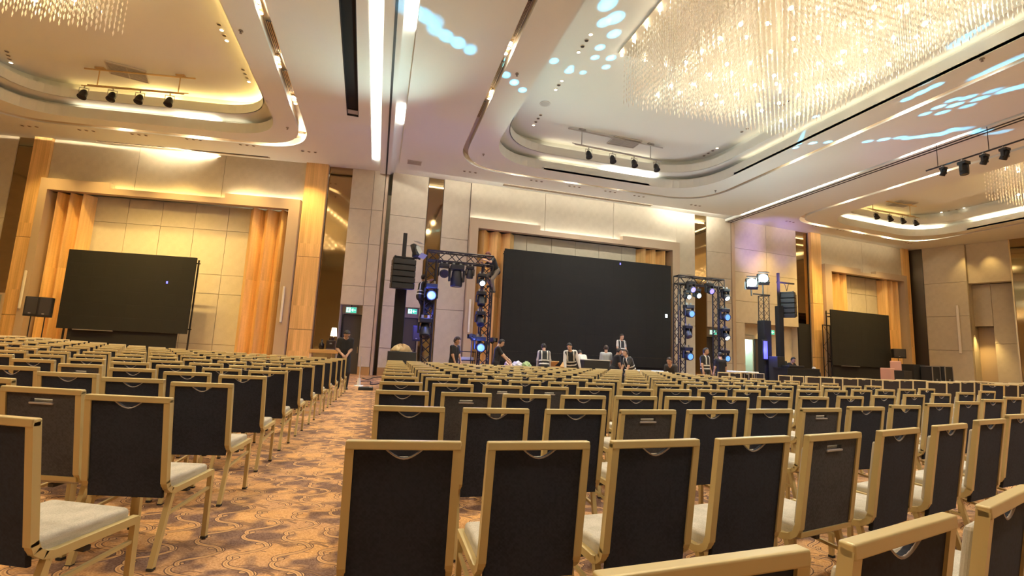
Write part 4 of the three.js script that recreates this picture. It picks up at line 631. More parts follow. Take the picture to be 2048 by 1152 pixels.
// the two goalpost trusses
function goalTruss(x0, x1, y, z, w, label) {
  const t = thing('truss_gate', label, 'truss', [(x0 + x1) / 2, 0, z]), W = x1 - x0;
  trussParts(t, [-W / 2 + w / 2, 0.04, 0], [-W / 2 + w / 2, y - w, 0], w, blackTruss); trussParts(t, [W / 2 - w / 2, 0.04, 0], [W / 2 - w / 2, y - w, 0], w, blackTruss); trussParts(t, [-W / 2, y - w / 2, 0], [W / 2, y - w / 2, 0], w, blackTruss);
  for (const k of [-1, 1]) mesh('base_plate', bx(0.7, 0.03, 0.7, k * (W / 2 - w / 2), 0.015, 0), blackMetal, t); return t;
}
const ZT = -18;
{ const x0 = onZ(848, 600, ZT)[0], x1 = onZ(981, 600, ZT)[0], y = yAt(920, 508, ZT); goalTruss(x0, x1, y, ZT, 0.36, 'black lattice gate left of the largest screen with a man on it');
  const hang = (px, label, o, dz = 0) => { const p = onZ(px, 524, ZT + dz); movingHead([p[0], y - 0.36 - 0.08, ZT + dz], o.turn || 0, label, 'stage lights on the left lattice gate', o); };
  hang(889, 'round moving head hanging left on the left gate', { s: 1.1, tilt: -1.4 }); hang(915, 'large moving head hanging in the middle of the left gate, pointing down', { s: 1.5 }); hang(941, 'small moving head hanging near the man on the left gate', { s: 0.85 });
  const side = (px, py, label, o) => { const p = onZ(px, py, ZT + 0.42); movingHead([p[0], p[1] + 0.34 * (o.s || 1), ZT + 0.36], 0, label, 'stage lights on the left lattice gate', o); };
  side(862, 590, 'glowing blue stage light high on the left post of the left gate', { s: 1.25, tilt: -1.45, glow: cyanGlow }); side(960, 694, 'glowing blue stage light low on the right post of the left gate', { s: 1.15, tilt: -1.45, glow: cyanGlow });
  side(964, 563, 'moving head with white lens beneath the climbing man', { s: 0.9, tilt: -1.1, glow: glow([0.8, 0.95, 1], 2.5) }); side(963, 600, 'dark moving head second from the top of the right post', { s: 1.0, tilt: -0.4 }); side(961, 640, 'dark moving head in the middle of the right post', { s: 1.0, tilt: -0.6 }); side(850, 660, 'dark moving head low on the left post of the left gate', { s: 1.3, tilt: -0.5 });
  const b1 = onZ(862, 590, ZT + 0.9), b2 = onZ(960, 694, ZT + 0.9); pointLight(b1, [0.12, 0.2, 1], 7, 4); pointLight(b2, [0.12, 0.2, 1], 5, 4); pointLight([b1[0] - 0.1, b1[1] - 0.6, -19.2], [0.1, 0.1, 1], 10, 5); }
{ const x0 = onZ(1352, 640, ZT)[0], x1 = onZ(1444, 640, ZT)[0], y = yAt(1398, 556, ZT); goalTruss(x0, x1, y, ZT, 0.34, 'black lattice gate right of the largest screen with blue lamps');
  const side = (px, py, label, o) => { const p = onZ(px, py, ZT + 0.42); movingHead([p[0], p[1] + 0.34 * (o.s || 1), ZT + 0.36], 0, label, 'stage lights on the right lattice gate', o); };
  const violet = glow([0.2, 0.15, 1], 3, [0.05, 0.05, 0.2]), pale = glow([0.7, 0.95, 1], 10);
  side(1383, 577, 'violet stage light hanging left on the right gate', { s: 0.95, tilt: -1.2, glow: violet }); side(1420, 581, 'violet stage light hanging right on the right gate', { s: 0.95, tilt: -1.3, glow: violet });
  side(1376, 592, 'pale blazing stage light at the upper left of the right gate', { s: 0.75, tilt: -1.2, glow: pale }); side(1395, 590, 'pale blazing stage light at the top middle of the right gate', { s: 0.85, tilt: -1.3, glow: pale });
  side(1379, 627, 'glowing blue stage light upper left in the right gate', { s: 1.1, tilt: -1.45, glow: cyanGlow }); side(1376, 712, 'glowing blue stage light lower left in the right gate', { s: 1.1, tilt: -1.45, glow: cyanGlow });
  side(1450, 634, 'glowing blue stage light upper right on the right gate', { s: 1.1, tilt: -1.45, glow: cyanGlow }); side(1451, 716, 'glowing blue stage light lower right behind the man in black', { s: 1.0, tilt: -1.45, glow: cyanGlow });
  side(1377, 666, 'dark moving head between two blue lamps on the left post', { s: 0.95, tilt: -0.5 }); side(1452, 592, 'moving head with white lens at the top of the right post', { s: 0.95, tilt: -0.9, glow: glow([0.8, 0.95, 1], 3) }); side(1452, 671, 'moving head with white lens in the middle of the right post', { s: 0.95, tilt: -0.9, glow: glow([0.8, 0.95, 1], 2.5) });
  for (const [px, py] of [[1379, 627], [1376, 712], [1450, 634]]) pointLight(onZ(px, py, ZT + 0.95), [0.12, 0.2, 1], 3, 4); pointLight(onZ(1386, 592, ZT + 1), COOL, 5, 4); }
// lamps on stands by the left gate
function standLamp(px, py, z, turn, label) { const p = onZ(px, py, z), t = thing('studio_lamp', label, 'lamp', [p[0], 0, z], turn);
  mesh('lamp_head', merge([cyl(0.10, 0.17, 0.22, 0, 0, 0, 14).rotateX(1.2), bx(0.02, 0.2, 0.2, 0.15, 0, 0.06), bx(0.02, 0.2, 0.2, -0.15, 0, 0.06)]).scale(0.8, 0.8, 0.8).translate(0, p[1], 0), blackMetal, t); mesh('pole', rod([0, 0.4, 0], [0, p[1] - 0.12, 0], 0.016, 6), blackMetal, t); for (let i = 0; i < 3; i++) mesh('leg', rod([0, 0.5, 0], [Math.cos(i * 2.09) * 0.4, 0.01, Math.sin(i * 2.09) * 0.4], 0.012, 6), blackMetal, t); }
standLamp(944, 673, -17.4, -0.8, 'black studio lamp on a stand left of the blue lamp'); standLamp(986, 680, -18.6, 0.6, 'black studio lamp on a stand right of the left gate');
// cases, boxes, tables
function roadCase(px, py, z, w, h, d, label, o = {}) { const p = base(px, py, z), t = thing('road_case', label, 'case', p, o.turn || 0); mesh('body', rbx(w, h, d, 0, h / 2, 0, 0.015), o.m || std([0.018, 0.018, 0.018], 0.6), t);
  if (o.edges) { for (const x of [-1, 1]) for (const y of [0, 1]) mesh('edge', bx(0.045, 0.045, d + 0.02, x * (w / 2 - 0.01), y * (h - 0.045) + 0.022, 0), alu, t); for (const x of [-1, 1]) mesh('edge', bx(0.045, h, 0.03, x * (w / 2 - 0.01), h / 2, d / 2), alu, t); for (const y of [0, 1]) mesh('edge', bx(w, 0.045, 0.03, 0, y * (h - 0.045) + 0.022, d / 2), alu, t); mesh('latch', bx(0.08, 0.1, 0.03, 0, h * 0.55, d / 2 + 0.01), alu, t); }
  if (o.top) mesh('lid', bx(w + 0.02, 0.03, d + 0.02, 0, h + 0.015, 0), o.top, t); return { t, p }; }
{ const z = -15.6, r = roadCase(801, 740, z, 0.86, yAt(801, 703, z), 0.7, 'tall black case beneath the left line array', {}), y = yAt(801, 703, z);
  const g = new THREE.SphereGeometry(1, 26, 14, 0, Math.PI * 2, 0, Math.PI / 2), pp = g.attributes.position; for (let i = 0; i < pp.count; i++) { const a = Math.atan2(pp.getZ(i), pp.getX(i)), k = 1 + 0.12 * Math.sin(a * 5) + 0.07 * Math.sin(a * 9 + pp.getY(i) * 6); pp.setXYZ(i, pp.getX(i) * 0.30 * k, pp.getY(i) * 0.21 * (1 + 0.2 * Math.sin(a * 3)), pp.getZ(i) * 0.25 * k); } g.computeVertexNormals();
  const t = thing('folded_cloth', 'crumpled brown and gold cloth on top of the tall black case', 'cloth', [r.p[0] - 0.02, y, z]); mesh('cloth', g, std([0.36, 0.24, 0.11], 0.85), t); mesh('cloth_fold', g.clone().scale(0.6, 0.75, 0.6).translate(-0.12, 0.02, 0.13), std([0.5, 0.38, 0.2], 0.85), t); }
roadCase(1186, 735, -16.2, 1.0, yAt(1186, 719, -16.2) - 0.03, 0.7, 'long black case with a pale lid among the crew', { top: std([0.55, 0.53, 0.48], 0.6) });
roadCase(1825, 745, -21.0, 0.9, yAt(1832, 729, -20.8), 0.8, 'long dark case beside the silver-edged cases at far right', {});
roadCase(1861, 745, -20.2, 0.62, yAt(1861, 732, -20.2), 0.6, 'left silver-edged flight case at the foot of the side wall', { edges: 1 }); roadCase(1886, 745, -20, 0.62, yAt(1883, 732, -20), 0.6, 'right silver-edged flight case at the foot of the side wall', { edges: 1 });
roadCase(1554, 745, -17.2, 0.4, yAt(1550, 713, -17.5), 0.5, 'black equipment rack between wrapped tower and mast', {}); roadCase(1806, 745, -19.4, 0.6, yAt(1800, 741, -19.4), 0.5, 'low black case in front of the right portal', {});
{ const z = -16.4, p = base(1115, 735, z), t = thing('cardboard_box', 'open brown cardboard box between two crew members in vests', 'box', p, 0.3), card = std([0.58, 0.35, 0.14], 0.85), y = yAt(1115, 733, z); mesh('carton', merge([bx(0.55, y, 0.02, 0, y / 2, 0.22), bx(0.55, y, 0.02, 0, y / 2, -0.22), bx(0.02, y, 0.42, 0.27, y / 2, 0), bx(0.02, y, 0.42, -0.27, y / 2, 0)]), card, t); mesh('flap', bx(0.5, 0.015, 0.3).rotateX(-0.6).translate(-0.02, y + 0.09, -0.33), std([0.72, 0.47, 0.2], 0.85), t); mesh('flap', bx(0.3, 0.015, 0.42).rotateZ(0.9).translate(0.36, y + 0.1, 0), card, t); }
{ const z = -16.6, p = base(1036, 735, z), t = thing('folding_table', 'table strewn with bags and green packets beside the man in black', 'table', p), y = yAt(1036, 732, z); mesh('table_top', bx(1.1, 0.04, 0.6, 0, y - 0.02, 0), std([0.45, 0.43, 0.4], 0.6), t); for (const a of [-1, 1]) for (const b of [-1, 1]) mesh('leg', rod([a * 0.5, 0, b * 0.26], [a * 0.5, y - 0.04, b * 0.26], 0.018), alu, t);
  const bag = (x, w, c, l) => { const g = new THREE.IcosahedronGeometry(1, 3), q = g.attributes.position; for (let i = 0; i < q.count; i++) { const n = 1 + 0.18 * Math.sin(q.getX(i) * 7 + x * 9) * Math.cos(q.getY(i) * 6); q.setXYZ(i, q.getX(i) * w * n, Math.max(-0.02, q.getY(i)) * 0.17 * n, q.getZ(i) * 0.16 * n); } g.computeVertexNormals(); const b = thing('plastic_bag', l, 'bag', [p[0] + x, y + 0.003, z]); mesh('bag', g, std(c, 0.35), b); mesh('bag_knot', new THREE.ConeGeometry(0.04, 0.07, 8).translate(w * 0.2, 0.16, 0), std(c, 0.4), b); };
  bag(-0.36, 0.14, [0.62, 0.42, 0.3], 'small reddish bag at the left end of the strewn table'); bag(-0.05, 0.2, [0.6, 0.58, 0.66], 'clear plastic bag in the middle of the strewn table'); bag(0.32, 0.18, [0.33, 0.46, 0.2], 'green packet at the right end of the strewn table'); }
for (const [px, py, z, w, l, c] of [[1300, 741, -17.2, 1.9, 'long white table in front of the largest screen', [0.8, 0.83, 0.82]], [1471, 742, -17, 0.56, 'left bright white table behind the far-right chairs', [0.9, 0.95, 0.95]], [1494, 743, -16.9, 0.56, 'right bright white table behind the far-right chairs', [0.9, 0.95, 0.95]]]) {
  const p = base(px, py, z), y = yAt(px, py, z), t = thing('folding_table', l, 'table', p); mesh('table_top', rbx(w, 0.05, 0.7, 0, y - 0.025, 0, 0.012), std(c, 0.5), t); for (const a of [-1, 1]) for (const b of [-1, 1]) mesh('leg', rod([a * (w / 2 - 0.1), 0, b * 0.3], [a * (w / 2 - 0.1), y - 0.05, b * 0.3], 0.018), alu, t); }
{ const z = -16.8, p = base(1592, 742, z), y = yAt(1592, 736, z), t = thing('control_desk', 'long black control desk in front of the seated operator', 'desk', p); mesh('desk_top', bx(1.7, 0.05, 0.8, 0, y - 0.025, 0), blackMetal, t); mesh('front_cloth', bx(1.7, y - 0.05, 0.03, 0, (y - 0.05) / 2, 0.38), blackCloth, t); for (const k of [-1, 1]) mesh('leg', bx(0.05, y - 0.05, 0.7, k * 0.8, (y - 0.05) / 2, 0), blackMetal, t);
  const c = thing('mixing_console', 'low dark mixing console on the black control desk', 'console', [p[0] - 0.2, y, z]); mesh('console_body', rbx(0.8, 0.1, 0.5, 0, 0.05, 0, 0.02), blackMetal, c); mesh('console_screen', bx(0.3, 0.18, 0.02).rotateX(-0.4).translate(-0.2, 0.19, -0.2), screenMat, c); }
{ const z = -18.7, p = base(932, 730, z), t = thing('equipment_rack', 'wheeled shelf of white and dark gear beside the curly-haired man', 'rack', p), y = yAt(932, 702, z); for (const a of [-1, 1]) for (const b of [-1, 1]) mesh('post', bx(0.03, y, 0.03, a * 0.3, y / 2, b * 0.22), blackMetal, t); for (let i = 0; i < 4; i++) mesh('shelf', bx(0.6, 0.03, 0.45, 0, y * (0.2 + 0.26 * i), 0), blackMetal, t); for (let i = 0; i < 3; i++) mesh('device', rbx(0.5, 0.11, 0.4, 0, y * (0.2 + 0.26 * i) + 0.075, 0, 0.01), std([0.5, 0.5, 0.5], 0.5), t); }
// right portal: tall frame beside the screen, pink covered chair
{ const z = -22.9, a = onZ(1645, 650, z), b = onZ(1660, 650, z), t = thing('support_truss', 'thin black frame standing left of the right screen', 'truss', [(a[0] + b[0]) / 2, 0, z]), W = b[0] - a[0]; for (const k of [-1, 1]) mesh('chord', rod([k * W / 2, 0, 0], [k * W / 2, a[1], 0], 0.03), blackTruss, t); const br = []; for (let i = 0; i < 6; i++) br.push(rod([(i & 1 ? 1 : -1) * W / 2, a[1] * i / 6, 0], [(i & 1 ? -1 : 1) * W / 2, a[1] * (i + 1) / 6, 0], 0.012)); br.push(rod([-W / 2, a[1], 0], [W / 2 + 0.05, a[1], 0], 0.03)); mesh('bracing', merge(br), blackTruss, t).userData = { kind: 'stuff' }; }
{ const z = -20.4, pink = std([0.62, 0.36, 0.30], 0.85); [[1775, 738, 0.55, 0.32, 'lower pink covered box beside the right screen'], [1791, 724, 0.62, 0.95, 'taller pink covered box under the speaker right of the screen']].forEach((q, i) => { const p = base(q[0], q[1], z + i * -0.25), y = yAt(q[0], i ? 722 : 736, z), t = thing('covered_box', q[4], 'box', p, 0.2 + i * 0.4); mesh('cloth_cover', rbx(q[2], y, 0.5, 0, y / 2, 0, 0.05, 3), pink, t); mesh('cloth_hem', bx(q[2] + 0.03, 0.04, 0.53, 0, 0.02, 0), pink, t); }); }
// wooden counter before the left mirror with its things
{ const z = -20, a = onZ(620, 697, z), b = onZ(681, 701, z), y = (a[1] + b[1]) / 2, t = thing('wooden_counter', 'narrow wooden counter beside the man in the black polo shirt', 'counter', [(a[0] + b[0]) / 2, 0, z], 0), W = b[0] - a[0]; const ow = std([0.62, 0.36, 0.10], 0.5);
  mesh('counter_top', rbx(W, 0.14, 0.6, 0, y - 0.07, 0, 0.015), ow, t); for (const k of [-1, 1]) mesh('post', bx(0.08, y - 0.14, 0.5, k * (W / 2 - 0.06), (y - 0.14) / 2, 0), std([0.7, 0.58, 0.4], 0.5), t); mesh('shelf', bx(W - 0.1, 0.04, 0.5, 0, 0.25, 0), ow, t);
  const on = (px, n, l, c) => thing(n, l, c, [onZ(px, 690, z)[0], y, z]);
  const bt = on(643, 'bottle', 'dark bottle standing on the wooden counter', 'bottle'); mesh('bottle_body', new THREE.LatheGeometry([[0, 0], [0.09, 0], [0.1, 0.05], [0.1, 0.2], [0.04, 0.28], [0.035, 0.36], [0, 0.36]].map(q => new THREE.Vector2(...q)), 16), std([0.02, 0.015, 0.01], 0.15), bt); mesh('cap', cyl(0.04, 0.04, 0.04, 0, 0.37, 0), dark, bt);
  const cm = on(662, 'coffee_machine', 'dark coffee machine on the wooden counter', 'coffee machine'); mesh('machine_body', rbx(0.34, 0.36, 0.32, 0, 0.18, -0.02, 0.03), std([0.03, 0.02, 0.015], 0.3), cm); mesh('spout', bx(0.08, 0.05, 0.1, 0, 0.24, 0.17), alu, cm); mesh('hopper', cyl(0.12, 0.09, 0.12, 0, 0.42, -0.02, 16), std([0.05, 0.03, 0.02], 0.3), cm); mesh('drip_tray', bx(0.3, 0.03, 0.14, 0, 0.02, 0.2), alu, cm);
  const q = onZ(668, 664, z - 0.5); const lp = thing('table_lamp', 'small lit white table lamp behind the coffee machine', 'lamp', [q[0], 0, z - 0.5]); mesh('lamp_shade', new THREE.CylinderGeometry(0.09, 0.13, 0.34, 18, 1, true).translate(0, q[1], 0), glow([1, 0.85, 0.6], 1.6), lp); mesh('pole', rod([0, 0.02, 0], [0, q[1], 0], 0.015), brass, lp); mesh('base', cyl(0.15, 0.16, 0.03, 0, 0.015, 0, 18), brass, lp); pointLight([q[0], q[1], z - 0.5], WARM, 1.2, 2); }
// cables and small things on the aisle floor
function cable(pts, r, label) { const c = new THREE.CatmullRomCurve3(pts.map(p => V(p[0], r, p[1]))); const m = mesh('cable', new THREE.TubeGeometry(c, 50, r, 6), dark); m.userData = { label, category: 'cable' }; }
{ const f = (px, py) => { const p = onY(px, py, 0); return [p[0], p[2]]; }; cable([f(724, 757), f(735, 760), f(748, 756), f(765, 755), f(790, 757)], 0.02, 'black cable lying across the far end of the aisle'); cable([f(712, 764), f(738, 763), f(742, 770), f(760, 768), f(776, 763)], 0.015, 'thin black cable curling on the carpet before the tall case');
  const p = onY(731, 780, 0), t = thing('cable_ramp', 'small black box lying on the carpet in the aisle', 'box', [p[0], 0, p[2]]); mesh('ramp_body', rbx(0.42, 0.09, 0.3, 0, 0.045, 0, 0.02), dark, t); mesh('white_label', bx(0.08, 0.01, 0.06, 0.14, 0.092, 0.06), std([0.7, 0.7, 0.68], 0.6), t);
  const q = onY(717, 772, 0), s = thing('floor_stand', 'thin pale pole standing at the end of the left rows', 'stand', [q[0], 0, q[2]]); mesh('pole', rod([0, 0.02, 0], [0, 0.95, 0], 0.018, 8), std([0.6, 0.55, 0.45], 0.4, 0.4), s); mesh('base', cyl(0.14, 0.16, 0.03, 0, 0.015, 0, 20), std([0.6, 0.58, 0.54], 0.4, 0.4), s); mesh('sleeve', cyl(0.045, 0.06, 0.22, 0, 0.14, 0, 12), std([0.75, 0.73, 0.7], 0.5), s);
  const [cx, , cz] = onZ(1905, 742, -19.8); const loop = []; for (let i = 0; i <= 20; i++) { const a = i / 20 * Math.PI; loop.push(V(cx + Math.cos(a) * 0.4, 0.02 + Math.sin(a) * 0.62, cz)); } const m = mesh('cable', new THREE.TubeGeometry(new THREE.CatmullRomCurve3(loop), 40, 0.018, 6), dark); m.userData = { label: 'stiff cable arching up beside the flight cases at far right', category: 'cable' }; }
// beams of the moving heads that paint pale blue streaks on the ceiling: each streak is a fan of a few narrow beams
function streak(from, p, q, n, deg, I, y = CEIL, c = [0.08, 0.6, 1]) { for (let i = 0; i < n; i++) { const t = n > 1 ? i / (n - 1) : 0.5; spotLight(from, onY(p[0] + (q[0] - p[0]) * t, p[1] + (q[1] - p[1]) * t, y), c, I * (from === streak.far ? 12 : 6) * (n > 2 && (i === 0 || i === n - 1) ? 0.6 : 1), deg * 1.6, 0.7, 1); } }
{ const a = onZ(964, 563, ZT + 0.6), b = onZ(862, 590, ZT + 0.6), c = onZ(1386, 592, ZT + 0.7), d = onZ(1452, 592, ZT + 0.6), tr = CEIL + 1.3; streak.far = b;
  streak(b, [808, 12], [872, 45], 4, 1.05, 330); streak(b, [868, 60], [940, 100], 4, 1.05, 330); streak(a, [1012, 150], [1045, 180], 3, 0.8, 230);
  streak(a, [1215, 8], [1230, 36], 2, 0.98, 273, tr); streak(a, [1208, 45], [1228, 68], 2, 0.78, 247, tr); streak(a, [1200, 95], [1222, 116], 2, 0.65, 247, tr); streak(a, [1190, 115], [1212, 134], 2, 0.59, 214, tr); streak(a, [1108, 122], [1138, 142], 2, 0.78, 149, tr); streak(a, [1142, 135], [1166, 145], 2, 0.6, 78, tr);
  streak(c, [1596, 288], [1656, 284], 3, 0.62, 330); streak(c, [1600, 283], [1612, 262], 2, 0.5, 380, CEIL + 0.2); streak(c, [1735, 283], [1800, 275], 3, 0.62, 280); streak(c, [1820, 276], [1880, 268], 3, 0.69, 330); streak(c, [1880, 270], [1905, 258], 3, 0.4, 380); streak(c, [1925, 258], [2000, 264], 3, 0.69, 240);
  streak(d, [1815, 198], [1870, 172], 3, 0.53, 420); streak(d, [1845, 165], [1890, 128], 3, 0.75, 240); streak(d, [1850, 228], [1905, 200], 3, 0.50, 400); streak(d, [1885, 225], [1935, 195], 3, 0.53, 420); streak(d, [1935, 212], [1985, 182], 3, 0.53, 260); streak(d, [1965, 150], [2035, 118], 3, 0.75, 300); streak(d, [2015, 180], [2046, 172], 2, 0.6, 260);
  streak(c, [1675, 135], [1730, 128], 3, 0.5, 240, 9.3); streak(c, [1735, 115], [1830, 110], 3, 0.88, 260, 9.3); streak(c, [1555, 185], [1620, 165], 3, 0.5, 220, 9.2); streak(c, [1545, 222], [1600, 220], 3, 0.45, 220, 9.2); streak(d, [1950, 45], [2035, 5], 3, 0.88, 240, 9.2);
  // a pale shaft across the wall beside the floodlights
  for (let i = 0; i < 5; i++) { const t = i / 4, [s, y] = FR.at(1480 + 100 * t, 452 + 100 * t, 0); spotLight([fl1[0] - 0.5, fl1[1] - 0.3, fl1[2] + 0.6], FR.world(s, y, 0), [1, 0.9, 0.88], 80, 3.4, 0.6, 2); } }
// ------------------------------------------------------------------ people
function surface(f, lo, hi, c) {                     // naive surface nets over a signed distance field
  const n = [0, 1, 2].map(i => Math.ceil((hi[i] - lo[i]) / c) + 1), N = n[0] * n[1] * n[2], val = new Float32Array(N), id = new Int32Array(N).fill(-1), pos = [], idx = [];
  let k = 0; for (let z = 0; z < n[2]; z++) for (let y = 0; y < n[1]; y++) for (let x = 0; x < n[0]; x++) val[k++] = f(lo[0] + x * c, lo[1] + y * c, lo[2] + z * c);
  const sx = 1, sy = n[0], sz = n[0] * n[1], cor = [0, sx, sy, sx + sy, sz, sz + sx, sz + sy, sz + sx + sy], E = [[0, 1], [2, 3], [4, 5], [6, 7], [0, 2], [1, 3], [4, 6], [5, 7], [0, 4], [1, 5], [2, 6], [3, 7]];
  for (let z = 0; z < n[2] - 1; z++) for (let y = 0; y < n[1] - 1; y++) for (let x = 0; x < n[0] - 1; x++) {
    const b = x + y * sy + z * sz; let m = 0; for (let i = 0; i < 8; i++) if (val[b + cor[i]] < 0) m |= 1 << i; if (m === 0 || m === 255) continue;
    let px = 0, py = 0, pz = 0, q = 0; for (const [i, j] of E) { const a = val[b + cor[i]], d = val[b + cor[j]]; if ((a < 0) === (d < 0)) continue; const t = a / (a - d); px += (i & 1) + ((j & 1) - (i & 1)) * t; py += (i >> 1 & 1) + ((j >> 1 & 1) - (i >> 1 & 1)) * t; pz += (i >> 2) + ((j >> 2) - (i >> 2)) * t; q++; }
    id[b] = pos.length / 3; pos.push(lo[0] + (x + px / q) * c, lo[1] + (y + py / q) * c, lo[2] + (z + pz / q) * c);
  }
  for (let z = 1; z < n[2] - 1; z++) for (let y = 1; y < n[1] - 1; y++) for (let x = 1; x < n[0] - 1; x++) {
    const b = x + y * sy + z * sz, v = val[b] < 0;
    for (const [d, u, w] of [[sx, sy, sz], [sy, sz, sx], [sz, sx, sy]]) if (v !== (val[b + d] < 0)) { const A = id[b], B = id[b - u], C = id[b - u - w], D = id[b - w]; if (A < 0 || B < 0 || C < 0 || D < 0) continue; if (v) idx.push(A, B, C, A, C, D); else idx.push(A, C, B, A, D, C); }
  }
  const g = new THREE.BufferGeometry(); g.setAttribute('position', new THREE.Float32BufferAttribute(pos, 3)); g.setIndex(idx); g.computeVertexNormals(); return g;
}
const cap = (a, b, ra, rb) => ({ a, b, ra, rb: rb ?? ra });
function dist(l, x, y, z, k, grow = 0) {             // smooth union of tapered capsules
  let d = 1e3;
  for (const s of l) {
    const ax = s.a[0], ay = s.a[1], az = s.a[2], bx_ = s.b[0] - ax, by = s.b[1] - ay, bz = s.b[2] - az, px = x - ax, py = y - ay, pz = z - az, q = bx_ * bx_ + by * by + bz * bz;
    let t = q > 0 ? (px * bx_ + py * by + pz * bz) / q : 0; t = t < 0 ? 0 : t > 1 ? 1 : t; const dx = px - bx_ * t, dy = py - by * t, dz = pz - bz * t, e = Math.sqrt(dx * dx + dy * dy + dz * dz) - (s.ra + (s.rb - s.ra) * t) - grow;
    const h = Math.max(k - Math.abs(d - e), 0) / k; d = Math.min(d, e) - h * h * k * 0.25;
  }
  return d;
}
function span(l, pad) { const lo = [9, 9, 9], hi = [-9, -9, -9]; for (const s of l) for (const p of [s.a, s.b]) for (let i = 0; i < 3; i++) { const r = Math.max(s.ra, s.rb) + pad; lo[i] = Math.min(lo[i], p[i] - r); hi[i] = Math.max(hi[i], p[i] + r); } return [lo, hi]; }
const skinMats = [std([0.42, 0.24, 0.15], 0.6), std([0.52, 0.32, 0.21], 0.6), std([0.33, 0.18, 0.11], 0.6)], hairMat = std([0.012, 0.009, 0.008], 0.65), hairBrown = std([0.035, 0.02, 0.013], 0.65), shoeMat = std([0.02, 0.02, 0.02], 0.5), stripeMat = std([0.62, 0.62, 0.56], 0.4), vestMat = std([0.02, 0.021, 0.02], 0.8);
const add = (a, b, s = 1) => [a[0] + b[0] * s, a[1] + b[1] * s, a[2] + b[2] * s], sub = (a, b) => [a[0] - b[0], a[1] - b[1], a[2] - b[2]], len = a => Math.hypot(...a), nrm = a => { const l = len(a) || 1; return [a[0] / l, a[1] / l, a[2] / l]; }, cross = (a, b) => [a[1] * b[2] - a[2] * b[1], a[2] * b[0] - a[0] * b[2], a[0] * b[1] - a[1] * b[0]], dot = (a, b) => a[0] * b[0] + a[1] * b[1] + a[2] * b[2];
function joint(S, T, a, b, pole) {                   // middle joint of a two-bone limb, and the reachable end
  const d = sub(T, S), L = Math.min(len(d), (a + b) * 0.995), n = nrm(d), t = (a * a - b * b + L * L) / (2 * L), h = Math.sqrt(Math.max(0, a * a - t * t)); let p = sub(pole, [n[0] * dot(pole, n), n[1] * dot(pole, n), n[2] * dot(pole, n)]); p = nrm(p);
  return [add(add(S, n, t), p, h), add(S, n, L)];
}
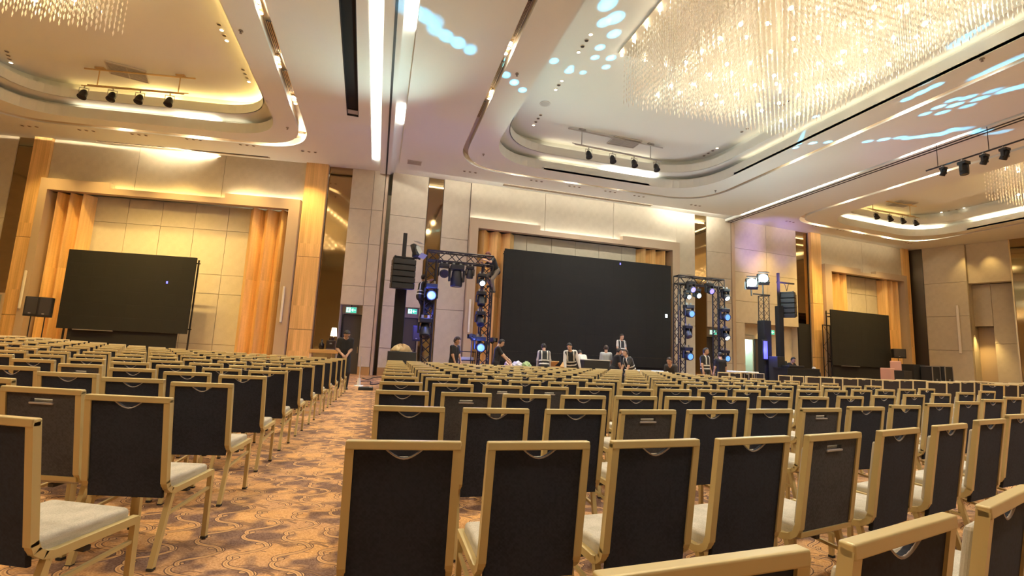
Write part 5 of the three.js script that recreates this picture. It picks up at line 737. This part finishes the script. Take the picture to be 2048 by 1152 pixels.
function person(o) {
  const g = thing('person', o.label, 'person', o.at, o.turn); g.scale.setScalar(o.size || 1);
  const P = o.pelvis || [0, 0.93, 0], lean = o.lean || 0, twist = o.twist || 0, side = o.side || 0, R = new THREE.Matrix4().makeRotationFromEuler(new THREE.Euler(lean, twist, side, 'YXZ')), up = (x, y, z) => { const v = V(x, y, z).applyMatrix4(R); return [P[0] + v.x, P[1] + v.y, P[2] + v.z]; };
  const HR = new THREE.Matrix4().makeRotationFromEuler(new THREE.Euler(lean * 0.45 + (o.nod || 0), twist + (o.look || 0), side * 0.5 + (o.headSide || 0), 'YXZ')), neck = up(0, 0.545, 0.0), hc = (() => { const v = V(0, 0.145, 0.03).applyMatrix4(HR); return [neck[0] + v.x, neck[1] + v.y, neck[2] + v.z]; })(), hd = (x, y, z) => { const v = V(x, y, z).applyMatrix4(HR); return [hc[0] + v.x, hc[1] + v.y, hc[2] + v.z]; };
  const sh = [up(0.17, 0.475, 0), up(-0.17, 0.475, 0)], hip = [add(P, [0.09, -0.03, 0]), add(P, [-0.09, -0.03, 0])];
  const hands = o.hands || [[0.24, 0.80, 0.08], [-0.24, 0.80, 0.08]], feet = o.feet || [[0.11, 0.07, 0], [-0.11, 0.07, 0]];
  const torso = [cap(up(0.055, 0.02, 0), up(0.055, 0.22, 0.005), 0.105, 0.098), cap(up(-0.055, 0.02, 0), up(-0.055, 0.22, 0.005), 0.105, 0.098), cap(up(0.06, 0.22, 0.005), up(0.075, 0.41, -0.005), 0.1, 0.105), cap(up(-0.06, 0.22, 0.005), up(-0.075, 0.41, -0.005), 0.1, 0.105), cap(up(0.15, 0.47, -0.005), up(-0.15, 0.47, -0.005), 0.06, 0.06), cap(up(0, 0.47, 0), neck, 0.075, 0.06)];
  const arms = [], upper = [], fore = [], handL = [], legs = [], feetB = [];
  for (let i = 0; i < 2; i++) {
    const sgn = i ? -1 : 1, [el, wr] = joint(sh[i], hands[i], 0.285, 0.25, o.elbow?.[i] || [sgn * 0.5, -0.35, -0.75]);
    upper.push(cap(sh[i], el, 0.054, 0.042)); fore.push(cap(el, wr, 0.042, 0.029));
    const f = nrm(sub(wr, el)), s = nrm(cross(f, [0, 1, 0.001])), n = cross(s, f), pal = add(wr, f, 0.085), H = [cap(add(wr, f, 0.02), add(pal, s, 0.02), 0.026, 0.019), cap(add(wr, f, 0.02), add(pal, s, -0.02), 0.026, 0.019)];
    [[-0.030, 0.062], [-0.010, 0.075], [0.010, 0.070], [0.029, 0.054]].forEach(([q, L]) => { const a = add(pal, s, q), b = add(add(a, f, L * 0.55), n, -0.012), c = add(add(b, f, L * 0.30), n, -0.026); H.push(cap(a, b, 0.0095, 0.0088), cap(b, c, 0.0088, 0.0075)); });
    const ta = add(add(wr, f, 0.035), s, (o.thumb?.[i] ?? sgn) * 0.026), tb = add(add(ta, f, 0.032), s, (o.thumb?.[i] ?? sgn) * 0.026), tc = add(add(tb, f, 0.026), n, -0.014); H.push(cap(ta, tb, 0.013, 0.011), cap(tb, tc, 0.0105, 0.009)); handL.push(H);
    const [kn, an] = joint(hip[i], feet[i], 0.43, 0.43, o.knee?.[i] || [sgn * 0.12, 0, 1]); legs.push([cap(hip[i], kn, 0.088, 0.058), cap(kn, an, 0.056, 0.040)]);
    const fd = o.toes?.[i] || [sgn * 0.12, 0, 1]; feetB.push([cap(add(an, [0, -0.03, -0.03]), add(add(an, nrm(fd), 0.15), [0, -0.042, 0]), 0.038, 0.028)]);
  }
  const all = [...torso, ...upper, ...fore, ...legs.flat(), ...feetB.flat(), ...handL.flatMap(h => h.slice(0, 2))], C = 0.024;
  const bodyG = surface((x, y, z) => dist(all, x, y, z, 0.035), ...span(all, 0.06), C);
  // head with its face, on a finer grid
  const HI = new THREE.Matrix4().copy(HR).invert(), tv = V();
  const headF = (x, y, z) => {
    tv.set(x - hc[0], y - hc[1], z - hc[2]).applyMatrix4(HI); const X = tv.x, Y = tv.y, Z = tv.z;
    let d = (Math.hypot(X / 0.076, (Y - 0.02) / 0.100, (Z + 0.012) / 0.096) - 1) * 0.08; const jaw = (Math.hypot(X / 0.056, (Y + 0.055) / 0.068, (Z - 0.022) / 0.066) - 1) * 0.055, sm = (a, b, k) => { const h = Math.max(k - Math.abs(a - b), 0) / k; return Math.min(a, b) - h * h * k * 0.25; };
    d = sm(d, jaw, 0.03); d = sm(d, dist([cap([0, 0.012, 0.084], [0, -0.022, 0.103], 0.009, 0.014)], X, Y, Z, 0.01), 0.016); d = sm(d, dist([cap([0.022, -0.06, 0.080], [-0.022, -0.06, 0.080], 0.009)], X, Y, Z, 0.01), 0.012);
    for (const s of [1, -1]) { d = Math.max(d, -(Math.hypot(X - s * 0.031, Y - 0.014, Z - 0.096) - 0.017)); d = sm(d, Math.hypot((X - s * 0.078) / 0.6, Y + 0.002, (Z + 0.012) / 0.8) - 0.026, 0.01); }
    return sm(d, dist([cap([0, -0.05, -0.03], [0, -0.16, -0.04], 0.056, 0.058)], X, Y, Z, 0.01), 0.03);
  };
  const box = r => [[hc[0] - r, hc[1] - r - 0.03, hc[2] - r], [hc[0] + r, hc[1] + r, hc[2] + r]];
  const headG = surface(headF, ...box(0.16), 0.0105), parts = [bodyG, headG];
  for (const H of handL) parts.push(surface((x, y, z) => dist(H, x, y, z, 0.012), ...span(H, 0.025), 0.0075));
  mesh('body', mergeGeometries(parts), skinMats[o.skin || 0], g);
  for (const s of [1, -1]) mesh('eye', new THREE.SphereGeometry(0.0115, 8, 6).translate(...hd(s * 0.031, 0.013, 0.081)), hairMat, g);
  const hr = o.curly ? 0.034 : 0.016, bald = o.cap;
  mesh(o.cap ? 'cap' : 'hair', surface((x, y, z) => { tv.set(x - hc[0], y - hc[1], z - hc[2]).applyMatrix4(HI); const X = tv.x, Y = tv.y, Z = tv.z; let d = (Math.hypot(X / 0.076, (Y - 0.022) / 0.100, (Z + 0.012) / 0.096) - 1) * 0.085 - hr - (o.curly ? 0.009 * (Math.sin(X * 90) * Math.cos(Y * 84) + Math.sin(Z * 95)) : 0.003 * Math.sin(X * 120)); const face = Math.min(0.055 - Y + 0.9 * Math.max(0, 0.05 - Z), 1); return Math.max(d, Math.min(face, Z - 0.0 + (0.035 - Y) * 0.2), -0.075 - Y + Math.max(0, Z) * 3); }, ...box(0.17), 0.011), o.cap || (o.brown ? hairBrown : hairMat), g);
  // clothes follow the body
  const T = o.tee, slv = upper.map((u, i) => [cap(u.a, add(u.a, sub(u.b, u.a), o.longSleeve ? 1 : 0.72), u.ra + 0.008, u.rb + 0.016), ...(o.longSleeve ? [cap(fore[i].a, fore[i].b, fore[i].ra + 0.012, fore[i].rb + 0.012)] : [])]).flat(), shirt = [...torso.slice(0, 5).map(s => cap(s.a, s.b, s.ra + 0.013, s.rb + 0.013)), cap(up(0.06, -0.06, 0), up(-0.06, -0.06, 0), 0.118), ...slv];
  const top = mesh('shirt', surface((x, y, z) => Math.max(dist(shirt, x, y, z, 0.03), -dist([cap(neck, add(neck, sub(neck, up(0, 0.4, 0)), 1), 0.066, 0.066)], x, y, z, 0.01)), ...span(shirt, 0.05), 0.022), std(T, 0.9), g);
  const tr = [cap(add(P, [0.06, 0.02, 0]), add(P, [-0.06, 0.02, 0]), 0.118), ...legs.flatMap(([a, b]) => [cap(a.a, a.b, a.ra + 0.014, a.rb + 0.02), cap(b.a, add(b.a, sub(b.b, b.a), 0.97), b.ra + 0.02, b.rb + 0.026)])];
  mesh('trousers', surface((x, y, z) => dist(tr, x, y, z, 0.03), ...span(tr, 0.05), 0.024), std(o.pants || [0.02, 0.02, 0.024], 0.9), g);
  feetB.forEach(f => mesh('shoe', surface((x, y, z) => Math.max(dist(f, x, y, z, 0.02, 0.012), (f[0].b[1] - 0.04) - y), ...span(f, 0.04), 0.014), shoeMat, g));
  if (o.vest) {                                       // safety vest with reflective bands
    const vb = [...torso.slice(0, 5).map(s => cap(s.a, s.b, s.ra + 0.027, s.rb + 0.027)), cap(up(0.06, -0.03, 0), up(-0.06, -0.03, 0), 0.13)], RI = new THREE.Matrix4().copy(R).invert(), q = V(), loc = (x, y, z) => q.set(x - P[0], y - P[1], z - P[2]).applyMatrix4(RI);
    const shell = (x, y, z, e) => { const d = dist(vb, x, y, z, 0.03, e); loc(x, y, z); return Math.max(d, Math.abs(q.x) - 0.185, q.y - 0.53, -dist([cap(neck, add(neck, sub(neck, up(0, 0.4, 0)), 1), 0.075, 0.075)], x, y, z, 0.01)); };
    const v = mesh('vest', surface((x, y, z) => shell(x, y, z, 0), ...span(vb, 0.05), 0.022), std(o.vest === 1 ? [0.02, 0.021, 0.02] : o.vest, 0.8), g);
    for (const y0 of [0.05, 0.17]) mesh('reflective_band', surface((x, y, z) => { const s = shell(x, y, z, 0.007); return Math.max(s, Math.abs(loc(x, y, z).y - y0) - 0.026); }, ...span(vb, 0.06), 0.016), stripeMat, v);
    for (const s of [1, -1]) mesh('reflective_band', surface((x, y, z) => { const d = shell(x, y, z, 0.007); loc(x, y, z); return Math.max(d, Math.abs(q.x - s * 0.105) - 0.025, 0.20 - q.y); }, ...span(vb, 0.06), 0.016), stripeMat, v);
  }
  return g;
}
// floor spot under a head seen at (px, py) for a figure whose head top is at height h
const under = (px, py, z, y = 0) => { const p = onZ(px, py, z); return [p[0], y, z]; };
const BK = [0.014, 0.013, 0.014];
const crew = [
  { label: 'man in a black polo shirt looking down at his hands beside the wooden counter', at: under(690, 690, -15.2), turn: 0.2, tee: BK, nod: 0.75, lean: 0.12, hands: [[0.05, 0.98, 0.26], [-0.1, 1.0, 0.24]], skin: 0, size: 1.03 },
  { label: 'curly-haired man in a black T-shirt working at hip height by the rack', at: under(908, 700, -16.3), turn: 0.75, tee: BK, curly: 1, brown: 1, nod: 0.35, lean: 0.08, hands: [[0.1, 0.86, 0.26], [-0.16, 0.82, 0.22]], skin: 0, size: 1.0 },
  { label: 'man in black seen from the side, reaching his forearm to the right', at: under(993, 700, -16.2), turn: 1.35, tee: BK, nod: 0.45, lean: 0.12, hands: [[0.08, 0.98, 0.5], [-0.1, 0.95, 0.42]], skin: 1, size: 1.02 },
  { label: 'person in a striped safety vest seen from behind with a blue-lit head', at: under(1089, 705, -16.0), turn: 3.0, tee: [0.5, 0.47, 0.44], longSleeve: 1, vest: 1, nod: 0.3, lean: 0.2, hands: [[0.2, 0.8, 0.25], [-0.25, 0.78, 0.15]], size: 0.98 },
  { label: 'man in a striped safety vest leaning to the left over the cardboard box', at: under(1143, 705, -15.9), turn: -0.35, tee: [0.55, 0.53, 0.5], longSleeve: 1, vest: 1, nod: 0.35, lean: 0.42, look: -0.3, side: 0.1, hands: [[0.33, 0.72, 0.28], [-0.2, 0.72, 0.38]], skin: 1, size: 1.04 },
  { label: 'crew member in a pale vest bending over the long black case', at: under(1169, 715, -17.0), turn: 3.1, tee: [0.05, 0.05, 0.05], longSleeve: 1, vest: [0.62, 0.6, 0.55], lean: 0.75, nod: 0.5, hands: [[0.2, 0.8, 0.5], [-0.2, 0.8, 0.5]], size: 1.0 },
  { label: 'man in pale clothes with a blue-lit shoulder standing before the screen', at: under(1212, 708, -17.4), turn: 2.7, tee: [0.36, 0.38, 0.38], pants: [0.55, 0.53, 0.47], nod: 0.2, hands: [[0.22, 0.78, 0.1], [-0.22, 0.82, 0.18]], skin: 0, brown: 1, size: 1.02 },
  { label: 'man in a dark vest standing higher than the others before the screen', at: under(1242, 690, -19.4, 0.62), turn: 0.1, tee: [0.6, 0.58, 0.54], vest: 1, nod: 0.25, hands: [[0.12, 1.0, 0.24], [-0.14, 0.98, 0.22]], skin: 1, size: 1.0 },
  { label: 'dark-haired man in black in profile facing the crouching vest wearer', at: under(1227, 715, -17.1), turn: 1.3, tee: BK, lean: 0.3, nod: 0.2, hands: [[0.15, 0.72, 0.4], [-0.1, 0.7, 0.36]], skin: 0, size: 0.98 },
  { label: 'man in a striped vest crouching and facing left near the white table', at: under(1264, 715, -16.1), turn: -1.5, tee: [0.05, 0.05, 0.05], vest: 1, lean: 0.45, nod: 0.0, pelvis: [0, 0.86, 0], hands: [[0.18, 0.62, 0.42], [-0.15, 0.66, 0.4]], skin: 1, brown: 1, size: 1.0 },
  { label: 'dark-haired man bending low behind the last chairs before the right gate', at: under(1350, 735, -15.6), turn: -1.0, tee: [0.03, 0.027, 0.025], lean: 0.85, nod: 0.0, pelvis: [0, 0.72, 0], hands: [[0.2, 0.5, 0.45], [-0.2, 0.5, 0.45]], feet: [[0.14, 0.07, 0.1], [-0.14, 0.07, -0.1]], skin: 0, brown: 1, size: 1.05 },
  { label: 'man in a striped safety vest standing in the right lattice gate, arms down', at: under(1410, 715, -16.3), turn: 0.35, tee: BK, vest: 1, nod: 0.1, look: 0.3, hands: [[0.26, 0.72, 0.12], [-0.32, 0.74, 0.14]], skin: 0, size: 1.06 },
  { label: 'man in a black T-shirt with his back turned under the right gate post', at: under(1441, 722, -16.6), turn: 2.9, tee: BK, nod: 0.2, hands: [[0.26, 0.76, 0.1], [-0.26, 0.76, 0.1]], skin: 1, size: 0.99 },
  { label: 'operator in black behind the control desk, hands on the console', at: under(1579, 720, -17.7), turn: 0.1, tee: BK, nod: 0.35, lean: 0.2, hands: [[0.3, 0.9, 0.42], [-0.3, 0.9, 0.42]], skin: 0, size: 0.99 },
  { label: 'pale-haired person bending beside the control desk before the black drape', at: under(1630, 735, -17.6), turn: -0.9, tee: BK, lean: 0.9, nod: 0.2, pelvis: [0, 0.74, 0], hands: [[0.2, 0.5, 0.4], [-0.2, 0.5, 0.4]], cap: std([0.45, 0.38, 0.3], 0.8), skin: 1, size: 1.0 },
  { label: 'person bending low with face down left of the wrapped tower', at: under(1513, 738, -19.2), turn: 0.3, tee: BK, lean: 1.0, nod: -0.3, pelvis: [0, 0.64, -0.2], hands: [[0.25, 0.45, 0.3], [-0.25, 0.45, 0.3]], skin: 0, size: 1.0 },
];
crew.forEach(person);
{ const q = under(1242, 690, -19.4), t = thing('stage_riser', 'low black riser under the highest crew member', 'riser', [q[0], 0, -19.5]); mesh('riser_deck', rbx(1.6, 0.1, 1.1, 0, 0.57, 0, 0.02), blackMetal, t); for (const a of [-1, 1]) for (const b of [-1, 1]) mesh('leg', bx(0.06, 0.52, 0.06, a * 0.72, 0.26, b * 0.48), alu, t); }
// two climbers on the left gate
{ const p = onZ(986, 560, ZT + 0.05), y = yAt(985, 541, ZT); person({ label: 'man in a black T-shirt and cap climbing the right post of the left gate', at: [p[0] + 0.12, y - 0.93, ZT + 0.02], turn: -1.35, tee: BK, pants: [0.16, 0.13, 0.10], cap: std([0.10, 0.02, 0.015], 0.8), lean: 0.5, nod: 0.5, hands: [[0.2, 1.25, 0.62], [-0.15, 1.2, 0.55]], feet: [[0.1, 0.12, 0.12], [-0.1, 0.34, 0.14]], skin: 1, size: 1.0 });
  const q = onZ(846, 590, ZT - 0.3), y2 = yAt(847, 592, ZT); person({ label: 'crew member in a striped vest climbing the left post of the left gate', at: [q[0] - 0.12, y2 - 0.93, ZT + 0.0], turn: 1.9, tee: BK, vest: 1, lean: 0.15, nod: -0.1, hands: [[0.2, 1.6, 0.45], [-0.1, 1.4, 0.4]], feet: [[0.1, 0.1, 0.12], [-0.1, 0.3, 0.16]], skin: 0, size: 1.0 }); }
renderer.render(scene, camera);
